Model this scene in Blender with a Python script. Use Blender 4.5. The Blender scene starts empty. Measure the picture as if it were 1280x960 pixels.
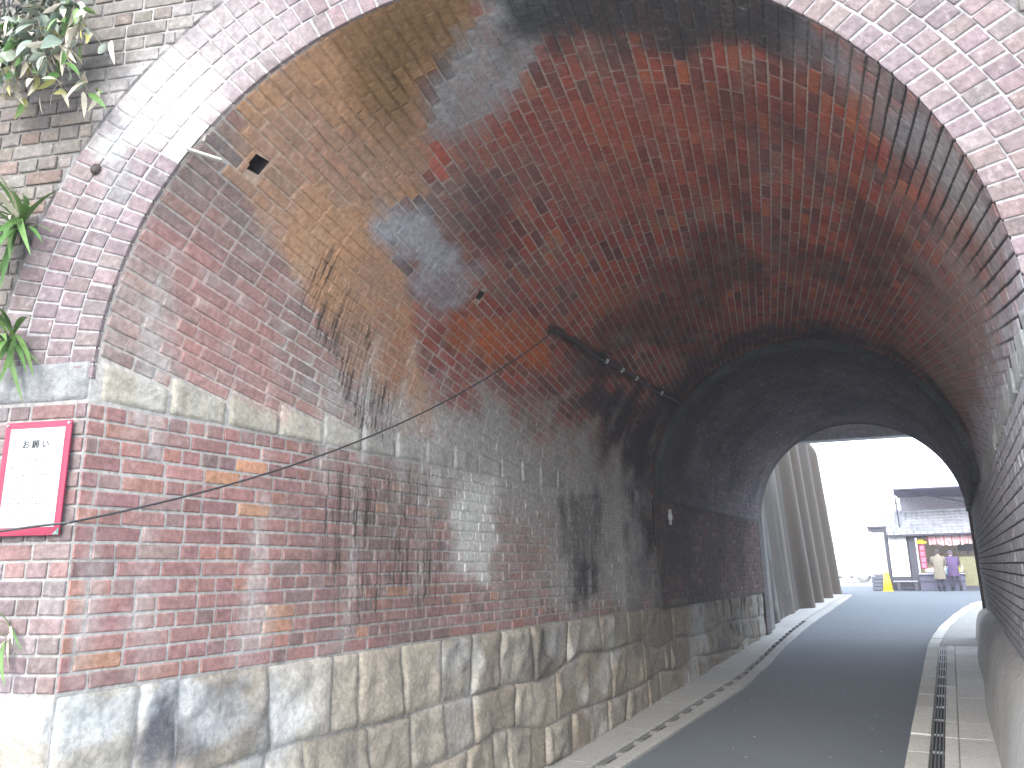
import bpy, bmesh, math, random
import numpy as np
from mathutils import Vector, Matrix

random.seed(7)
rng = np.random.default_rng(11)
scn = bpy.context.scene
COL = scn.collection
PI = math.pi

# ------------------------------------------------------------------ camera
CAM = np.array([1.368, -2.449, -0.818])
PIT, ROLL, YAW = math.radians(13.66), math.radians(-0.99), math.radians(-29.0)
FPX = 964.3
FW = np.array([math.sin(YAW)*math.cos(PIT), math.cos(YAW)*math.cos(PIT), math.sin(PIT)])
RT0 = np.array([math.cos(YAW), -math.sin(YAW), 0.0])
UP0 = np.cross(RT0, FW)
RT = RT0*math.cos(ROLL) + UP0*math.sin(ROLL)
UP = -RT0*math.sin(ROLL) + UP0*math.cos(ROLL)
cam_d = bpy.data.cameras.new('camera')
cam = bpy.data.objects.new('camera', cam_d)
COL.objects.link(cam)
cam_d.sensor_width = 36.0
cam_d.lens = 36.0*FPX/1280.0
cam_d.clip_start = 0.02
cam_d.clip_end = 3000.0
mw = Matrix.Identity(4)
for i in range(3):
    mw[i][0], mw[i][1], mw[i][2], mw[i][3] = RT[i], UP[i], -FW[i], CAM[i]
cam.matrix_world = mw
scn.camera = cam

# ------------------------------------------------------------------ world, sun, exposure
SUN_EL, SUN_AZ = math.radians(29), math.radians(175)     # azimuth clockwise from +Y: soft sun behind the viewer's right shoulder
w = bpy.data.worlds.new('World')
scn.world = w
w.use_nodes = True
nt = w.node_tree
nt.nodes.clear()
out = nt.nodes.new('ShaderNodeOutputWorld')
bg = nt.nodes.new('ShaderNodeBackground')
sky = nt.nodes.new('ShaderNodeTexSky')
sky.sky_type = 'NISHITA'
sky.sun_disc = False
sky.sun_elevation = SUN_EL
sky.sun_rotation = SUN_AZ
sky.air_density = 1.0
sky.dust_density = 3.0
mx = nt.nodes.new('ShaderNodeMix')
mx.data_type = 'RGBA'
mx.inputs['Factor'].default_value = 0.82            # thin overcast: an even white cloud sheet over the sky
mx.inputs[7].default_value = (7.5, 8.3, 9.6, 1)
nt.links.new(sky.outputs[0], mx.inputs[6])
nt.links.new(mx.outputs[2], bg.inputs['Color'])
bg.inputs['Strength'].default_value = 0.12
nt.links.new(bg.outputs[0], out.inputs['Surface'])
sun_d = bpy.data.lights.new('sun', 'SUN')
sun_d.energy = 1.0
sun_d.angle = math.radians(28)
sun_d.color = (1.0, 0.96, 0.9)
sun = bpy.data.objects.new('sun', sun_d)
COL.objects.link(sun)
sd = Vector((math.sin(SUN_AZ)*math.cos(SUN_EL), math.cos(SUN_AZ)*math.cos(SUN_EL), math.sin(SUN_EL)))
sun.rotation_euler = sd.to_track_quat('Z', 'Y').to_euler()
scn.view_settings.view_transform = 'Standard'
scn.view_settings.look = 'None'
scn.view_settings.exposure = 2.3
scn.view_settings.gamma = 1.0
scn.cycles.max_bounces = 10
scn.cycles.diffuse_bounces = 6

# ------------------------------------------------------------------ constants of the place (metres)
R = 1.70                 # near barrel radius, springing at z = 0, axis along +Y
SK = 0.3307              # skew of the near face: y = SK * x
CS = math.sqrt(1+SK*SK)
YEND = 6.55              # near barrel ends, far barrel begins
R2 = 1.635
YFAR = 12.15             # far portal
ZB = -1.25               # top of the granite plinth
ROWS = 16
PC = 0.068               # course pitch round the arch
TW = 0.20                # twist of the courses (rise per metre)

def g(Y):
    Y = np.asarray(Y, float)
    z = -2.38 + 0.0426*(np.clip(Y, -8, 14)-3.64)
    u = np.clip((Y-14)/7, 0, 1)
    return z + 0.0426*7*(u-u*u/2)
def gz(Y): return float(g(Y))

# ------------------------------------------------------------------ noise
def _hash(i, j, k, seed):
    h = (i*374761393 + j*668265263 + k*2147483647 + seed*1274126177) & 0xffffffff
    h = ((h ^ (h >> 13))*1274126177) & 0xffffffff
    h = ((h ^ (h >> 16))*2246822519) & 0xffffffff
    return ((h ^ (h >> 15)) & 0xffffff)/float(0xffffff)
def vnoise(P, seed=0):
    P = np.asarray(P, float)
    i = np.floor(P).astype(np.int64)
    f = P-i
    f = f*f*(3-2*f)
    r = 0
    for a in (0, 1):
        for b in (0, 1):
            for c in (0, 1):
                wgt = (f[:, 0] if a else 1-f[:, 0])*(f[:, 1] if b else 1-f[:, 1])*(f[:, 2] if c else 1-f[:, 2])
                r = r + wgt*_hash(i[:, 0]+a, i[:, 1]+b, i[:, 2]+c, seed)
    return r
def fbm(P, seed=0, oct=4):
    P = np.asarray(P, float)
    r, a, s = 0, 0.5, 0
    for o in range(oct):
        r = r + a*vnoise(P*(2.0**o), seed+o*17)
        s += a
        a *= 0.5
    return r/s
def sstep(x, a, b):
    t = np.clip((x-a)/(b-a), 0, 1)
    return t*t*(3-2*t)

# ------------------------------------------------------------------ object helpers
def link(name, me, mat=None, parent=None):
    o = bpy.data.objects.new(name, me)
    COL.objects.link(o)
    if mat is not None and me is not None and len(me.materials) == 0:
        me.materials.append(mat)
    if parent is not None:
        o.parent = parent
    return o
def tag(o, label=None, cat=None, group=None, kind=None):
    if label: o['label'] = label
    if cat: o['category'] = cat
    if group: o['group'] = group
    if kind: o['kind'] = kind
    return o
def empty(name, loc=(0, 0, 0), rz=0.0):
    o = bpy.data.objects.new(name, None)
    o.empty_display_size = 0.1
    COL.objects.link(o)
    o.location = loc
    o.rotation_euler = (0, 0, rz)
    return o

class MB:
    """collects vertices and faces (and a tint per vertex) for one mesh"""
    def __init__(self):
        self.v, self.f, self.c = [], [], []
        self.n = 0
    def add(self, V, F, C=None):
        V = np.asarray(V, float).reshape(-1, 3)
        b = self.n
        self.v.append(V)
        self.f.extend([tuple(int(i)+b for i in q) for q in F])
        if C is None: C = np.ones((len(V), 3))*0.5
        C = np.asarray(C, float)
        if C.ndim == 1: C = np.tile(C, (len(V), 1))
        self.c.append(C)
        self.n += len(V)
    def box(self, lo, hi, C=None, M=None):
        x0, y0, z0 = lo
        x1, y1, z1 = hi
        V = np.array([(x0,y0,z0),(x1,y0,z0),(x1,y1,z0),(x0,y1,z0),(x0,y0,z1),(x1,y0,z1),(x1,y1,z1),(x0,y1,z1)], float)
        if M is not None:
            V = np.array([M @ Vector(p) for p in V])
        self.add(V, [(0,3,2,1),(4,5,6,7),(0,1,5,4),(1,2,6,5),(2,3,7,6),(3,0,4,7)], C)
    def tube(self, pts, r, n=8, C=None, cap=True):
        pts = [Vector(p) for p in pts]
        rr = r if isinstance(r, (list, tuple)) else [r]*len(pts)
        V = []
        for i, p in enumerate(pts):
            t = (pts[min(i+1, len(pts)-1)]-pts[max(i-1, 0)]).normalized()
            a = t.orthogonal() if abs(t.z) > 0.95 else t.cross(Vector((0, 0, 1)))
            if abs(t.z) > 0.95: a = Vector((1, 0, 0)) - t*t.x
            a.normalize()
            b = t.cross(a)
            e = rr[i]
            ex, ey = e if isinstance(e, (tuple, list)) else (e, e)
            for k in range(n):
                an = 2*PI*k/n
                V.append(p + a*(ex*math.cos(an)) + b*(ey*math.sin(an)))
        F = []
        for i in range(len(pts)-1):
            for k in range(n):
                F.append((i*n+k, i*n+(k+1) % n, (i+1)*n+(k+1) % n, (i+1)*n+k))
        if cap:
            F.append(tuple(range(n-1, -1, -1)))
            F.append(tuple(range((len(pts)-1)*n, len(pts)*n)))
        self.add(V, F, C)
    def grid(self, P, C=None, skip=None):
        P = np.asarray(P, float)
        a, b = P.shape[:2]
        F = []
        for i in range(a-1):
            for j in range(b-1):
                if skip is not None and skip(i, j): continue
                F.append((i*b+j, (i+1)*b+j, (i+1)*b+j+1, i*b+j+1))
        self.add(P.reshape(-1, 3), F, None if C is None else np.asarray(C).reshape(-1, 3))
    def mesh(self, name, smooth=False):
        me = bpy.data.meshes.new(name)
        V = np.concatenate(self.v)
        me.from_pydata(V.tolist(), [], self.f)
        at = me.color_attributes.new('tint', 'FLOAT_COLOR', 'POINT')
        C = np.concatenate(self.c)
        at.data.foreach_set('color', np.concatenate([C, 1-drips(V)[:, None]], 1).astype(np.float32).ravel())
        if smooth:
            me.polygons.foreach_set('use_smooth', [True]*len(me.polygons))
        me.update()
        return me
    def build(self, name, mat, parent=None, smooth=False):
        return link(name, self.mesh(name, smooth), mat, parent)

def bevel_mesh(me, off=0.01, seg=2):
    bm = bmesh.new()
    bm.from_mesh(me)
    bmesh.ops.bevel(bm, geom=list(bm.edges), offset=off, segments=seg, affect='EDGES', profile=0.5)
    bm.to_mesh(me)
    bm.free()
    return me

# ------------------------------------------------------------------ materials
def N(nt, t, **kw):
    n = nt.nodes.new(t)
    for k, v in kw.items():
        setattr(n, k, v)
    return n
def noise_node(nt, coord, scale, detail=4, rough=0.6, stretch=None, dim3=True):
    n = N(nt, 'ShaderNodeTexNoise')
    n.inputs['Scale'].default_value = scale
    n.inputs['Detail'].default_value = detail
    n.inputs['Roughness'].default_value = rough
    if stretch is not None:
        m = N(nt, 'ShaderNodeMapping')
        m.inputs['Scale'].default_value = stretch
        nt.links.new(coord, m.inputs['Vector'])
        coord = m.outputs[0]
    nt.links.new(coord, n.inputs['Vector'])
    return n.outputs['Fac']
def ramp(nt, src, a, b, lo=0.0, hi=1.0):
    m = N(nt, 'ShaderNodeMapRange')
    m.interpolation_type = 'SMOOTHSTEP'
    m.inputs['From Min'].default_value = a
    m.inputs['From Max'].default_value = b
    m.inputs['To Min'].default_value = lo
    m.inputs['To Max'].default_value = hi
    nt.links.new(src, m.inputs['Value'])
    return m.outputs[0]
def mixc(nt, fac, a, b, mode='MIX'):
    m = N(nt, 'ShaderNodeMix')
    m.data_type = 'RGBA'
    m.blend_type = mode
    for s, v in ((0, fac), (6, a), (7, b)):
        if isinstance(v, (int, float)): m.inputs[s].default_value = v
        elif isinstance(v, tuple): m.inputs[s].default_value = (*v, 1) if len(v) == 3 else v
        else: nt.links.new(v, m.inputs[s])
    return m.outputs[2]

def masonry(name, src, mott=0.45, lime=0.35, dark=0.35, bump=0.5, bscale=90, speck=0.0, rough=0.92, streak=0.3):
    """src: 'attr' reads the vertex tint, 'obj' the object's own colour, a tuple is a fixed colour"""
    m = bpy.data.materials.new(name)
    m.use_nodes = True
    nt = m.node_tree
    b = nt.nodes['Principled BSDF']
    geo = N(nt, 'ShaderNodeNewGeometry')
    pos = geo.outputs['Position']
    if src == 'attr':
        at_ = N(nt, 'ShaderNodeAttribute', attribute_name='tint')
        c = at_.outputs['Color']
    elif src == 'obj':
        c = N(nt, 'ShaderNodeObjectInfo').outputs['Color']
    else:
        c = N(nt, 'ShaderNodeRGB')
        c.outputs[0].default_value = (*src, 1)
        c = c.outputs[0]
    n1 = noise_node(nt, pos, 34, 5, 0.65)
    n2 = noise_node(nt, pos, 7, 4, 0.6)
    k = ramp(nt, n1, 0.28, 0.74, 1-mott, 1+mott*0.75)
    c = mixc(nt, 1.0, c, (1, 1, 1), 'MULTIPLY')
    kk = N(nt, 'ShaderNodeCombineColor')
    for i in range(3): nt.links.new(k, kk.inputs[i])
    c = mixc(nt, 1.0, c, kk.outputs[0], 'MULTIPLY')
    if dark:
        c = mixc(nt, ramp(nt, n2, 0.52, 0.78, 0, dark), c, (0.035, 0.03, 0.028))
    if streak:
        ns = noise_node(nt, pos, 1.0, 5, 0.7, stretch=(26, 26, 1.6))
        c = mixc(nt, ramp(nt, ns, 0.55, 0.8, 0, streak), c, (0.06, 0.05, 0.045))
    if lime:
        nl = noise_node(nt, pos, 17, 6, 0.75)
        c = mixc(nt, ramp(nt, nl, 0.55, 0.78, 0, lime), c, (0.52, 0.5, 0.47))
    if src == 'attr':
        dn = noise_node(nt, pos, 1.0, 6, 0.75, stretch=(2.6, 42, 2.6))
        dn2 = noise_node(nt, pos, 5.0, 3, 0.6)
        inv = N(nt, 'ShaderNodeMath', operation='SUBTRACT')
        inv.inputs[0].default_value = 1.0
        nt.links.new(at_.outputs['Alpha'], inv.inputs[1])
        ad = N(nt, 'ShaderNodeMath', operation='MULTIPLY_ADD')
        nt.links.new(inv.outputs[0], ad.inputs[0])
        ad.inputs[1].default_value = 0.36
        nt.links.new(dn, ad.inputs[2])
        k1 = ramp(nt, ad.outputs[0], 0.83, 0.95)
        mu = N(nt, 'ShaderNodeMath', operation='MULTIPLY')
        nt.links.new(k1, mu.inputs[0])
        nt.links.new(ramp(nt, dn2, 0.3, 0.6, 0.35, 1.0), mu.inputs[1])
        mu2 = N(nt, 'ShaderNodeMath', operation='MULTIPLY')
        nt.links.new(mu.outputs[0], mu2.inputs[0])
        nt.links.new(ramp(nt, inv.outputs[0], 0.02, 0.3), mu2.inputs[1])
        c = mixc(nt, mu2.outputs[0], c, (0.055, 0.043, 0.035))
    if speck:
        nsn = noise_node(nt, pos, 260, 2, 0.5)
        c = mixc(nt, ramp(nt, nsn, 0.6, 0.7, 0, speck), c, (0.05, 0.05, 0.05))
        nsn2 = noise_node(nt, pos, 190, 2, 0.5)
        c = mixc(nt, ramp(nt, nsn2, 0.6, 0.7, 0, speck), c, (0.7, 0.69, 0.66))
    nt.links.new(c, b.inputs['Base Color'])
    b.inputs['Roughness'].default_value = rough
    b.inputs['Specular IOR Level'].default_value = 0.25
    nb = noise_node(nt, pos, bscale, 6, 0.7)
    bp = N(nt, 'ShaderNodeBump')
    bp.inputs['Strength'].default_value = bump
    bp.inputs['Distance'].default_value = 0.01
    nt.links.new(nb, bp.inputs['Height'])
    nt.links.new(bp.outputs[0], b.inputs['Normal'])
    return m

def plain(name, col, rough=0.6, metal=0.0, var=0.15, scale=12, bump=0.0):
    m = bpy.data.materials.new(name)
    m.use_nodes = True
    nt = m.node_tree
    b = nt.nodes['Principled BSDF']
    tc = N(nt, 'ShaderNodeTexCoord')
    n = noise_node(nt, tc.outputs['Object'], scale, 4, 0.6)
    d = tuple(x*(1-var) for x in col)
    h = tuple(min(1, x*(1+var)) for x in col)
    c = mixc(nt, ramp(nt, n, 0.3, 0.7), d, h)
    nt.links.new(c, b.inputs['Base Color'])
    b.inputs['Roughness'].default_value = rough
    b.inputs['Metallic'].default_value = metal
    if bump:
        bp = N(nt, 'ShaderNodeBump')
        bp.inputs['Strength'].default_value = bump
        bp.inputs['Distance'].default_value = 0.01
        nb = noise_node(nt, tc.outputs['Object'], scale*6, 4, 0.6)
        nt.links.new(nb, bp.inputs['Height'])
        nt.links.new(bp.outputs[0], b.inputs['Normal'])
    return m

M_BS = masonry('brick_and_mortar', 'attr', mott=.28, lime=.3, dark=.22, bump=.28, bscale=130, speck=.12)
M_GR = masonry('rough_granite', 'attr', mott=0.25, lime=0.25, dark=0.3, bump=0.8, bscale=45, speck=0.18, streak=0.3)
M_CON = masonry('weathered_concrete', 'attr', mott=0.2, lime=0.25, dark=0.3, bump=0.35, bscale=60, speck=0.15, streak=0.35)
M_PAV = masonry('pavement_concrete', 'attr', mott=0.16, lime=0.2, dark=0.22, bump=0.3, bscale=120, speck=0.2, streak=0.0)
M_CAB = plain('cable_rubber', (0.03, 0.03, 0.032), 0.5)
M_STEEL = plain('galvanised_steel', (0.32, 0.33, 0.34), 0.45, 0.8)
M_IRON = plain('rusty_iron', (0.06, 0.045, 0.04), 0.8, 0.3)

def asphalt():
    m = bpy.data.materials.new('asphalt')
    m.use_nodes = True
    nt = m.node_tree
    b = nt.nodes['Principled BSDF']
    pos = N(nt, 'ShaderNodeNewGeometry').outputs['Position']
    n1 = noise_node(nt, pos, 220, 3, 0.6)
    n2 = noise_node(nt, pos, 1.3, 5, 0.6)
    n3 = noise_node(nt, pos, 60, 3, 0.5)
    c = mixc(nt, ramp(nt, n1, 0.3, 0.75), (0.075, 0.092, 0.11), (0.15, 0.175, 0.2))
    c = mixc(nt, ramp(nt, n2, 0.4, 0.75, 0, 0.4), c, (0.1, 0.105, 0.11))
    c = mixc(nt, ramp(nt, n3, 0.68, 0.76, 0, 0.5), c, (0.2, 0.2, 0.19))
    nt.links.new(c, b.inputs['Base Color'])
    b.inputs['Roughness'].default_value = 0.85
    bp = N(nt, 'ShaderNodeBump')
    bp.inputs['Strength'].default_value = 0.6
    bp.inputs['Distance'].default_value = 0.006
    nt.links.new(n1, bp.inputs['Height'])
    nt.links.new(bp.outputs[0], b.inputs['Normal'])
    return m
M_ASP = asphalt()

# ------------------------------------------------------------------ stains, in unrolled tunnel coordinates (Y, a):
# a < 0 on the left wall (= z), 0..pi*R over the vault from the left springing, > pi*R down the right wall
def unroll(P):
    P = np.asarray(P, float)
    th = np.arctan2(P[:, 2], P[:, 0])
    a = np.where(P[:, 2] >= 0, R*(PI-th), np.where(P[:, 0] < 0, P[:, 2], PI*R-P[:, 2]))
    return P[:, 1], a
def poly_d(x, y, poly):
    p = np.asarray(poly, float)
    d = np.full(x.shape, 1e9)
    inside = np.zeros(x.shape, bool)
    n = len(p)
    for i in range(n):
        ax, ay = p[i]
        bx, by = p[(i+1) % n]
        ex, ey = bx-ax, by-ay
        t = np.clip(((x-ax)*ex+(y-ay)*ey)/(ex*ex+ey*ey+1e-9), 0, 1)
        d = np.minimum(d, np.hypot(x-ax-t*ex, y-ay-t*ey))
        cond = ((ay > y) != (by > y)) & (x < (bx-ax)*(y-ay)/(by-ay+1e-12)+ax)
        inside ^= cond
    return np.where(inside, d, -d)
# (polygon, colour, strength, softness, warp)
STAINS = [
 ([(-.56,.12),(-.55,.55),(-.33,.47),(-.11,.11),(-.57,.08)], (.36,.31,.28), .55, .12, .1),
 ([(-.51,.75),(-.2,.83),(.33,.68),(.55,.11),(.22,.09),(-.29,.33),(-.47,.54)], (.44,.22,.19), .45, .15, .2),
 ([(-.31,1.57),(-.26,1.77),(-.28,1.97),(-.27,2.19),(0,2.52),(.23,2.35),(.3,2.11),(.33,2.0),(.6,1.82),(.71,1.77),(.77,1.62),(.94,1.5),(.73,1.45),(.84,1.16),(1.08,1.1),(1.45,.82),(1.59,.58),(2.11,.16),(1.56,.08),(1.03,.35),(.67,.6),(.32,.81),(.07,.92),(-.2,1.09),(-.31,1.33)], (.5,.285,.155), .84, .022, .03),
 ([(-.28,1.97),(-.27,2.19),(0,2.52),(.24,2.22),(.32,1.96),(.6,1.73),(.44,1.63),(.05,1.76)], (.2,.12,.05), .8, .15, .1),
 ([(.34,2.08),(.16,2.42),(.02,2.55),(.19,2.85),(.44,2.65),(.74,2.35),(.85,2.02),(.7,1.8),(.54,1.87)], (.33,.345,.345), .85, .07, .1),
 ([(.01,2.53),(.1,3.2),(.19,3.89),(.48,4.02),(.82,3.64),(.85,3.23),(.66,2.8),(.43,2.57),(.4,2.4)], (.045,.05,.05), .92, .12, .2),
 ([(.42,3.88),(.42,4.07),(.48,4.25),(.56,4.69),(.62,5.05),(1.1,4.97),(1.01,4.64),(1.16,4.27),(.85,4.0),(.71,3.83)], (.3,.3,.3), .8, .15, .15),  # grey wash, its colour raised to carry the strong light on this arris
 ([(1.65,.94),(2.1,1.02),(2.43,1.15),(2.98,1.14),(3.36,.93),(2.72,.85),(2.45,.7),(1.96,.79)], (.5,.13,.03), .8, .08, .25),
 ([(.66,1.77),(.79,1.83),(.95,1.7),(.88,1.62)], (.62,.1,.04), .85, .05, .06),
 ([(3.08,1.69),(3.6,1.95),(3.89,1.73),(3.37,1.52)], (.34,.11,.04), .6, .12, .2),
 ([(.65,1.41),(.93,1.43),(1.28,1.42),(1.8,1.31),(1.84,1.06),(1.59,.89),(1.32,1.01),(1.01,1.18),(.84,1.16)], (.4,.41,.43), .75, .07, .15),
 ([(1.03,.35),(2.09,.28),(3.94,.28),(6.4,.24),(6.41,-1.25),(3.73,-1.13),(3.77,-.45),(2.56,-.38),(1.4,-.04)], (.4,.395,.37), .9, .3, .3),
 ([(1.9,.4),(3.4,.62),(5.2,.5),(6.0,.3),(6.0,-.2),(1.9,-.1)], (.4,.39,.36), .8, .25, .25),
 ([(1.2,-.02),(6.3,0),(6.3,-1.25),(3.0,-1.2),(1.9,-.7)], (.36,.345,.32), .42, .4, .3),
 ([(.6,4.5),(6.3,4.2),(6.3,5.34),(.6,5.34)], (.33,.27,.24), .55, .35, .3),
 ([(.95,2.2),(.9,3.5),(1.3,3.4),(2.6,3.0),(2.4,2.2),(1.0,2.0)], (.36,.1,.06), .3, .3, .3),
 ([(2.23,-.17),(2.8,-.08),(2.72,-.85),(2.44,-.9),(2.23,-.68)], (.62,.62,.58), .88, .1, .12),
 ([(4.04,-.15),(4.9,-.09),(4.91,-.88),(4.49,-1.16),(4.06,-1.01)], (.05,.052,.055), .8, .14, .25),
 ([(5.2,-.1),(5.5,-.1),(5.5,-1.2),(5.2,-1.2)], (.45,.45,.42), .6, .12, .15),
 ([(3.75,1.03),(4.41,1.1),(6.51,.9),(6.56,.25),(6.09,.1),(5.04,.43),(4.18,.79)], (.035,.035,.04), .9, .25, .4),
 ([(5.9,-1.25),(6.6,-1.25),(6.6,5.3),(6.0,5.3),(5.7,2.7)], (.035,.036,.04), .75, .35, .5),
 ([(.57,-.06),(2.13,-.12),(2.13,-1.16),(.89,-1.25),(.68,-.74)], (.15,.12,.105), .45, .3, .5),
 ([(2.95,1.27),(4.0,1.255),(6.5,1.25),(6.5,1.16),(4.0,1.15),(2.95,1.2)], (.02,.02,.02), .85, .03, .04),
 ([(.2,5.15),(6.5,5.0),(14,5.0),(14,7.6),(0,7.6),(0,5.3)], (.47,.46,.48), .9, .25, .2),
]
DRIPS = [
 ([(.28,1.0),(.55,1.02),(1.25,.62),(1.8,.12),(1.2,.04),(.85,.33),(.45,.6)], 1.0, .1),
 ([(.7,-.02),(2.15,-.05),(2.2,-1.2),(.95,-1.25),(.75,-.74)], 1.0, .3),
 ([(2.6,.5),(6.2,.6),(6.2,-.9),(2.9,-.9)], .42, .3),
 ([(4.04,.0),(4.9,.0),(4.9,-1.0),(4.2,-1.2)], .8, .2),
]
def drips(P):
    """how heavily dark water streaks run down the left wall and haunch"""
    P = np.asarray(P, float)
    rad = np.hypot(P[:, 0], np.maximum(P[:, 2], 0))
    m = (np.abs(rad-R) < .16) & (P[:, 0] < 0) & (P[:, 1] > -.7) & (P[:, 1] < YEND+.1) & (P[:, 2] > -2.8)
    out = np.zeros(len(P))
    if m.any():
        Q = P[m]
        Y, a = unroll(Q)
        q = np.stack([Y, a, 0*a], 1)
        wx, wy = fbm(q*4, 3, 3)-.5, fbm(q*4, 29, 3)-.5
        o = np.zeros(len(Q))
        for poly, st, soft in DRIPS:
            o = np.maximum(o, st*sstep(poly_d(Y+wx*.4, a+wy*.4, poly), -soft, soft))
        out[m] = o
    return out
def stain(P, C, ctr=None):
    """colour C of points P on the walls and the vault, with what has run, grown and settled on them"""
    P = np.asarray(P, float)
    Y, a = unroll(P)
    Q = np.stack([Y, a, 0*a], 1)
    wx = fbm(Q*5.0, 3, 4)-.5
    wy = fbm(Q*5.0, 29, 4)-.5
    patch = fbm(Q*2.2, 71, 5)
    fine = fbm(Q*15, 171, 4)-.5
    grain = .86+.28*(fbm(Q*22, 181, 3))
    C = C.copy()
    # broad clouds of soot and grey bloom over the vault
    va = sstep(a, .2, 1.0)*sstep(a, 5.3, 4.9)
    n1 = fbm(Q*np.array((.75, 2.3, 1))+5, 91, 5)
    k = (sstep(n1, .5, .68)*.55*va*sstep(Y, .5, 1.6))[:, None]
    C = C*(1-k)+np.array((.06,.036,.032))*k
    n2 = fbm(Q*np.array((1.1, 3.2, 1))+11, 93, 5)
    k = (sstep(n2, .56, .7)*.26*va)[:, None]
    C = C*(1-k)+np.array((.19,.15,.135))*k
    n3 = fbm(Q*np.array((4.5, 9, 1))+2, 95, 4)
    k = (sstep(n3, .58, .72)*.3*va)[:, None]
    C = C*(1-k)+np.array((.27,.22,.18))*k
    for idx, (poly, col, st, soft, warp) in enumerate(STAINS):
        d = poly_d(Y+wx*warp*2, a+wy*warp*2, poly)
        if idx != 2: d = d+fine*min(.22, soft*1.6)
        if idx in (2, 4, 7, 8, 9) and ctr is not None:            # coats that flaked off brick by brick
            cy, ca = unroll(ctr)
            d2 = poly_d(cy, ca, poly)
            if idx == 2:
                rim = ((d2 < 0) & (d2 > -.055) & (ca > 1.0) & (cy > .15))[:, None]
                C = np.where(rim, C*.45+np.array((.02,.02,.02)), C)
                d = np.where(a > 1.0, d2*.8+d*.2, d)
            else: d = .55*d2+.45*d
        k = sstep(d, -soft, soft)*st*(.45 if ctr is None and idx in (7, 8, 9) else 1)
        k = k*(0.62+0.55*sstep(patch, .33, .6)) if st < .86 else k
        k = np.clip(k, 0, .97)[:, None]
        C = C*(1-k) + np.array(col)*k*grain[:, None]
    # white lime runs down the springing and wall
    sn = fbm(np.stack([Y*9, a*.9, 0*a+3], 1), 9, 4)
    k = (sstep(sn, .58, .72)*sstep(a, 1.3, .2)*sstep(a, -1.4, -1.0)*.4)[:, None]
    C = C*(1-k)+np.array((.55,.54,.5))*k
    return C
def pal(n, cols, wts, var=.075):
    cols = np.asarray(cols, float)
    i = rng.choice(len(cols), n, p=np.asarray(wts)/sum(wts))
    return cols[i]*(1+rng.normal(0, var, (n, 1)))*(1+rng.normal(0, .018, (n, 3)))
def vault_base(P):
    Y, a = unroll(P)
    n = len(P)
    deep = pal(n, [(.36,.088,.054),(.28,.07,.05),(.17,.058,.047),(.4,.12,.055),(.26,.1,.07)], [4,4,2,1,2.5])
    near = pal(n, [(.3,.205,.18),(.27,.19,.168),(.33,.2,.17),(.24,.18,.165),(.36,.21,.16)], [4,3,2,2,.5])
    k = (sstep(Y+.5*(fbm(np.stack([Y,a,0*a],1)*3,4)-.5), 1.9, .7)*sstep(a, 2.2, 1.5))[:, None]
    return np.clip(deep*(1-k)+near*k, .01, .9)
def wall_base(P):
    return np.clip(pal(len(P), [(.31,.168,.148),(.28,.152,.138),(.23,.148,.138),(.3,.2,.182),(.35,.178,.14),(.43,.225,.14)], [5,4,2.2,1.6,1.6,.2]), .01, .9)

# ------------------------------------------------------------------ bricks
def piece_variant(seed, nu=4, nv=3, D=0.05):
    """one brick: unit front (-.5..0.5), worn arrises, depth D behind; x length, y height, z outwards"""
    r = np.random.default_rng(seed)
    V = np.zeros((nu+1, nv+1, 3))
    for i in range(nu+1):
        for j in range(nv+1):
            x, y = (-.5, -.465, 0, .465, .5)[i], (-.5, -.40, .40, .5)[j]
            z = r.normal(0, .0007)
            if i in (0, nu): x -= math.copysign(abs(r.normal(0, .006)), x); z -= .0022+abs(r.normal(0, .001))
            if j in (0, nv): y -= math.copysign(abs(r.normal(0, .014)), y); z -= .0022+abs(r.normal(0, .001))
            V[i, j] = x, y, z
    F = [(i*(nv+1)+j, (i+1)*(nv+1)+j, (i+1)*(nv+1)+j+1, i*(nv+1)+j+1) for i in range(nu) for j in range(nv)]
    V = V.reshape(-1, 3)
    loop = [i*(nv+1) for i in range(nu+1)] + [nu*(nv+1)+j for j in range(1, nv+1)] + [i*(nv+1)+nv for i in range(nu-1, -1, -1)] + [j for j in range(nv-1, 0, -1)]
    b = len(V)
    V = np.concatenate([V, V[loop]*np.array([1.02, 1.02, 0])+np.array([0, 0, -D])])
    n = len(loop)
    for k in range(n):
        F.append((loop[k], b+k, b+(k+1) % n, loop[(k+1) % n]))
    return V, F
VARS = [piece_variant(100+i) for i in range(8)]
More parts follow.
